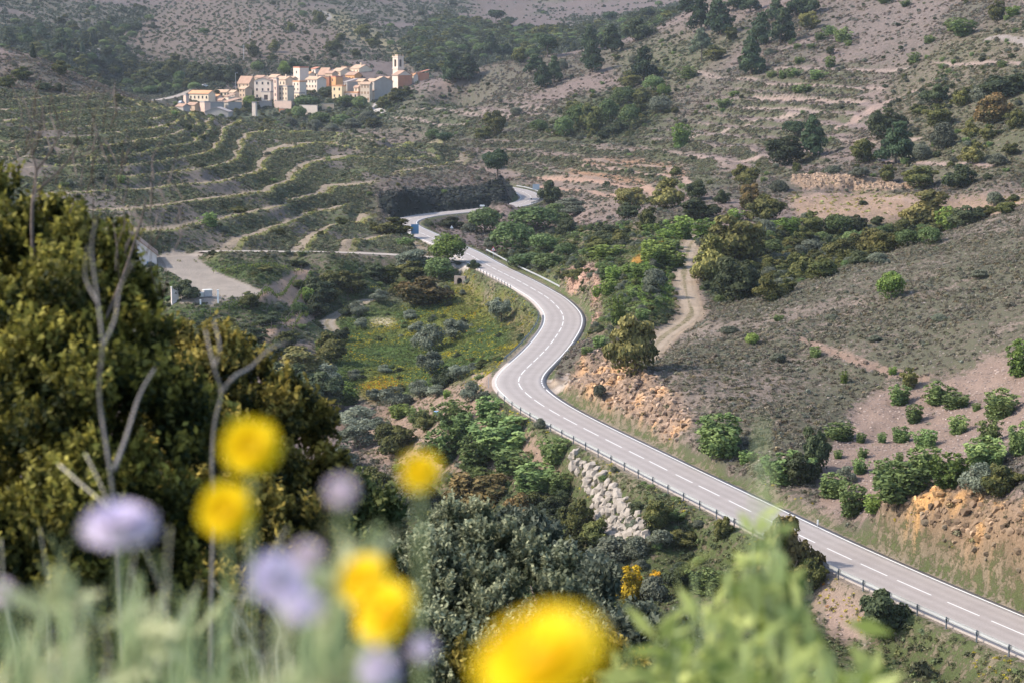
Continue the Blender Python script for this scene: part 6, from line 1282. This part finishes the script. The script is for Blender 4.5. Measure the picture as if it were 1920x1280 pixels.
twig('dead_shrub', 'leafless twiggy dead shrub above the near oak', [(62,480,0),(60,420,0),(62,365,0)], 8.2, .009, .007, M_TWIGD, tw, 'shrub', 3)
tw = []
for k in range(22):
    bx, by = rgt.uniform(215, 340), rgt.uniform(330, 560); tw.append(([(bx, by, rgt.uniform(-.3, .3)), (bx + rgt.uniform(-18, 18), by - 45, 0), (bx + rgt.uniform(-30, 40), by - 50 - rgt.uniform(20, 60), rgt.uniform(-.3, .3))], .0026, .001))
twig('dead_shrub', 'second leafless twiggy shrub in front of the farmhouse', [(180,640,0),(230,520,0),(260,430,0),(275,370,0)], 7.8, .008, .003, M_TWIGD, tw, 'shrub', 4)
#@@PART5
# ------------------------------------------------------------------ flowers and leaves close to the lens
M_PETY = mat_plain('yellow_petal', (.95, .70, .006), .6, .08, 60); M_DISC = mat_plain('flower_disc', (.70, .42, .01), .8, .15, 200); M_PETL = mat_plain('lilac_petal', (.74, .66, .80), .6, .15, 40); M_PETP = mat_plain('pale_pink_petal', (.72, .60, .66), .6, .12, 40); M_CALYX = mat_plain('green_calyx', (.30, .36, .18), .7, .15, 60)
for m_ in (M_PETY, M_PETL, M_PETP):
    N_, L_ = m_.node_tree.nodes, m_.node_tree.links; P_ = N_['Principled BSDF']; src = P_.inputs['Base Color'].links[0].from_socket
    tr_ = N_.new('ShaderNodeBsdfTranslucent'); L_.new(src, tr_.inputs['Color']); ms_ = N_.new('ShaderNodeMixShader'); ms_.inputs[0].default_value = .45; L_.new(P_.outputs[0], ms_.inputs[1]); L_.new(tr_.outputs[0], ms_.inputs[2]); L_.new(ms_.outputs[0], N_['Material Output'].inputs['Surface'])
def petal(b, a, r0, r1, w, lift, tw_=0.0):
    ca, sa = math.cos(a), math.sin(a)
    def P(r, s, z): return (ca * r - sa * s, sa * r + ca * s, z)
    i = len(b.v); m = (r0 + r1) * .5
    b.v += [P(r0, -w * .35, 0), P(r0, w * .35, 0), P(m, w * .5, lift * .6), P(m, -w * .5, lift * .6), P(r1, w * .4, lift), P(r1, -w * .4, lift)]
    b.f += [(i, i + 1, i + 2, i + 3), (i + 3, i + 2, i + 4, i + 5)]
def stem_pts(c, seed, length=.5):
    rg = random.Random(seed); g = float(ground(c[0], c[1])[0]); dx, dy = rg.uniform(-.05, .05), rg.uniform(-.04, .04); z1 = min(c[2] - .12, max(g, c[2] - 1.6))
    return [Vector((0, 0, 0)), Vector((dx * .3, dy * .3, (z1 - c[2]) * .35)), Vector((dx, dy, z1 - c[2]))]
def flower(kind, px, py, D, dia, label, tilt=(0, 0), seed=0):
    c = WD(px, py, D); t = empty({'y': 'yellow_flower', 'l': 'scabious_flower', 'p': 'pink_flower'}[kind], c, label=label, cat='flower', group={'y': 'yellow daisy-like flowers near the lens', 'l': 'lilac flowers near the lens', 'p': 'pale pink flowers near the lens'}[kind])
    R_ = dia * D / F_PX / 2; rot = Matrix.Rotation(R(tilt[0]), 4, 'X') @ Matrix.Rotation(R(tilt[1]), 4, 'Y'); rg = random.Random(seed)
    b = MB()
    if kind == 'y':
        for ring, (r1, n, l) in enumerate(((1.0, 22, .10), (.82, 20, .28), (.62, 18, .42), (.42, 14, .5))):
            for k in range(n): petal(b, k * 6.283 / n + ring * .15 + rg.uniform(-.05, .05), R_ * .08, R_ * r1 * rg.uniform(.93, 1.03), R_ * .26, R_ * l)
        m1, mm = M_PETY, M_DISC
    else:
        for ring, (r1, n, l) in enumerate(((1.0, 18, -.10), (.85, 20, .22), (.62, 18, .42), (.4, 12, .52))):
            for k in range(n): petal(b, k * 6.283 / n + ring * .2 + rg.uniform(-.1, .1), R_ * .1, R_ * r1 * rg.uniform(.85, 1.08), R_ * .26, R_ * l)
        m1, mm = (M_PETL if kind == 'l' else M_PETP), M_CALYX
    f = b.build('petals', m1, t); f.matrix_local = rot
    d = MB(); d.tube([(0, 0, -R_ * .12), (0, 0, R_ * .18), (0, 0, R_ * .3)], [R_ * .25, R_ * .3, R_ * .1], 10)
    o = d.build('disc', mm, t); o.matrix_local = rot
    d = MB(); d.tube([(0, 0, -R_ * .5), (0, 0, -R_ * .2), (0, 0, -R_ * .03)], [R_ * .08, R_ * .3, R_ * .34], 10); o = d.build('calyx', M_CALYX, t); o.matrix_local = rot
    d = MB(); sp_ = stem_pts(c, seed); sp_[0] = Vector((0, 0, -R_ * .4)); d.tube(sp_, [.0013, .0016, .0022], 6); d.build('stem', M_GSTEM, t)
flower('y', 470, 838, 1.15, 118, 'round yellow flower highest of the yellow ones', (62, 0), 1)
flower('y', 424, 957, 1.12, 112, 'yellow flower just below the highest one', (68, -8), 2)
flower('y', 789, 884, 1.05, 84, 'small soft yellow flower right of the pale pink one', (55, 5), 3)
flower('y', 682, 1088, .98, 112, 'upper of two overlapping yellow flowers', (50, -20), 4)
flower('y', 722, 1148, .95, 132, 'lower larger one of the two overlapping yellow flowers', (50, -30), 5)
flower('y', 1015, 1240, .62, 262, 'very large yellow flower cut by the bottom edge', (28, -18), 6)
flower('l', 226, 990, 1.05, 165, 'wide lilac flower dome over the pale stem', (6, 0), 7)
flower('l', 520, 1085, .92, 120, 'blurred lilac flower left of the overlapping yellow ones', (40, 22), 8)
flower('l', 566, 1135, .90, 80, 'small bluish lilac flower below the blurred lilac one', (40, 0), 9)
flower('l', 712, 1250, .95, 86, 'lilac flower at the bottom under the yellow pair', (45, 0), 10)
flower('l', 792, 1214, 1.0, 54, 'little lilac bud right of the bottom lilac flower', (45, 0), 11)
flower('p', 640, 920, 1.0, 64, 'pale pink flower left of the small yellow one', (62, 0), 12)
flower('p', 575, 1040, .98, 66, 'pale cream-pink bud above the lilac flowers', (60, 0), 13)
flower('p', 2, 1112, 1.3, 62, 'whitish flower at the left edge', (50, 0), 14)
def spray(name, label, blobs, n, mat, seed, leaf, elong, cat='plant', stems=24, stem_mat=None, hmul=1.0):
    """leafy plant: leaves along many thin stems that rise through the given blobs"""
    rg = np.random.default_rng(seed); B = np.array([(*WD(px, py, D), r * D / F_PX) for px, py, D, r in blobs]); g = B[:, :3].mean(0); o0 = np.array([g[0], g[1], B[:, 2].min() - .25])
    t = empty(name, tuple(o0), label=label, cat=cat); b = MB(); L_ = []; NN = []
    for s_ in range(stems):
        e = B[rg.integers(len(B))]; tip_ = e[:3] + rg.normal(0, .55, 3) * e[3]; base = np.array([o0[0] + (tip_[0] - o0[0]) * .6 + rg.normal(0, .03), g[1] + rg.normal(0, .05), o0[2] - .25])
        mid_ = (tip_ + base) / 2 + rg.normal(0, .015, 3); P = catmull(np.array([base, mid_, tip_]), 5); b.tube([tuple(p - o0) for p in P], np.linspace(.0022, .0009, len(P)), 5)
        m = n // stems; u = rg.uniform(.35, 1, m) * (len(P) - 1); i_ = np.minimum(u.astype(int), len(P) - 2); q = P[i_] + (P[i_ + 1] - P[i_]) * (u - i_)[:, None]
        L_.append(q + rg.normal(0, leaf * .7, (m, 3))); NN.append(rg.normal(0, 1, (m, 3)))
    b.build('stems', stem_mat or M_GSTEM, t, smooth=True)
    L_ = np.concatenate(L_); V, Fc, T = leaf_cloud(L_ - o0, np.concatenate(NN), leaf, rg.uniform(0, 1, len(L_)), rg, elong, .3); link('leaves', mesh_np('spray_leaves', V, Fc, mat, False, T), t)
M_FRESH = mat_leaf('fresh_green_leaves', (.15, .20, .04), (.66, .68, .25), .05, .45); M_PALEG = mat_leaf('pale_blurred_leaves', (.30, .32, .16), (.70, .68, .42), .05, .4)
spray('leafy_plant', 'fresh green leafy plant blurred at the lower right', [(1440,1040,2.3,40),(1385,1100,2.3,55),(1320,1160,2.2,65),(1480,1130,2.3,50),(1420,1190,2.1,80),(1250,1235,2.1,60),(1530,1210,2.2,60),(1180,1270,2.1,50),(1445,975,2.35,18),(1610,1270,2.2,50),(1350,1260,2.0,80),(1480,1270,2.0,80),(1270,1190,2.3,45),(1560,1260,1.9,50)], 1500, M_FRESH, 31, .017, 3.2, stems=95)
spray('tall_shoot', 'faint tall yellow-green shoot above the leafy plant', [(1436,800,1.0,12),(1432,870,1.0,12)], 8, M_FRESH, 32, .009, 3.0, stems=2)
spray('grass_clump', 'blurred pale green stalks along the bottom left', [(60,1150,1.2,60),(150,1170,1.2,70),(280,1170,1.2,60),(380,1190,1.2,60),(330,1250,1.0,90),(200,1250,1.0,90),(60,1250,1.0,90),(450,1240,1.0,70),(130,1090,1.5,40),(240,1110,1.8,40),(420,1110,1.9,40),(60,1190,2.0,60),(340,1140,2.0,50)], 480, M_PALEG, 33, .0105, 6.0, stems=110)
spray('grass_clump', 'blurred pale stalks between the lilac and yellow flowers', [(620,1040,1.1,45),(640,1130,1.1,55),(600,1200,1.0,70),(690,990,1.2,25),(560,1250,1.0,60),(680,1240,1.0,60)], 170, M_PALEG, 34, .0105, 5.0, stems=44)
for k, (pts, r_) in enumerate([([(500,1290,0),(470,1200,0),(430,1130,0),(400,1090,0)], .0016), ([(520,1290,0),(515,1220,0),(520,1180,0),(490,1130,0),(430,1115,0)], .0015), ([(492,1290,0),(490,1230,0),(440,1190,0),(455,1120,0)], .0013), ([(470,1290,0),(468,1100,0),(466,1010,0)], .0007), ([(265,1290,0),(262,1130,0),(245,1060,0)], .0009), ([(95,1290,0),(90,1100,0),(75,990,0)], .001), ([(40,1290,0),(10,1120,0),(2,1010,0)], .0014), ([(60,1290,0),(30,1200,0),(14,1140,0)], .0012), ([(110,870,.2),(150,905,.1),(205,955,0),(222,1000,0)], .0012), ([(160,850,.2),(185,900,.1),(210,960,0)], .0008)]):
    P = [WD(px, py, 3.1 + dz) for px, py, dz in pts]; P = catmull(np.array(P), 5); o0 = P[0]
    t = empty('dry_stalk', tuple(o0), label=ordn(k) + ' thin dry stalk among the blurred flowers, counted across the bottom left', cat='stalk', group='dry stalks near the lens'); b = MB(); b.tube([tuple(p - o0) for p in P], np.linspace(r_ * 1.1, r_ * .6, len(P)), 6); b.build('stalk', M_STRAW, t, smooth=True)
for k in range(26):
    rs = random.Random(k + 70); px = rs.uniform(10, 640); D = rs.uniform(1.1, 2.6); top = rs.uniform(980, 1180); P = catmull(np.array([WD(px, 1310, D), WD(px + rs.uniform(-25, 25), (1310 + top) / 2, D), WD(px + rs.uniform(-70, 70), top, D)]), 5); o0 = P[0]
    t = empty('grass_stalk', tuple(o0), label='%s of the thin grass stalks among the blurred plants at the bottom left' % ordn(k), cat='stalk', group='thin grass stalks near the lens'); b = MB(); b.tube([tuple(p - o0) for p in P], np.linspace(.0012, .0005, len(P)), 5); b.build('stalk', M_STRAW if k % 3 else M_GSTEM, t, smooth=True)
# ------------------------------------------------------------------ the air between
m = bpy.data.materials.new('valley_haze'); m.use_nodes = True; nt = m.node_tree; nt.nodes.remove(nt.nodes['Principled BSDF'])
pv = nt.nodes.new('ShaderNodeVolumePrincipled'); pv.inputs['Color'].default_value = (.80, .88, 1.0, 1); pv.inputs['Density'].default_value = HAZE; pv.inputs['Anisotropy'].default_value = .2
nt.links.new(pv.outputs[0], nt.nodes['Material Output'].inputs['Volume'])
b = MB(); b.box(-3200, 3200, -80, 4600, float(Z.min()) - 1.5, float(Z.max()) + 12)
b.build('haze', m, kind='stuff')
#@@END
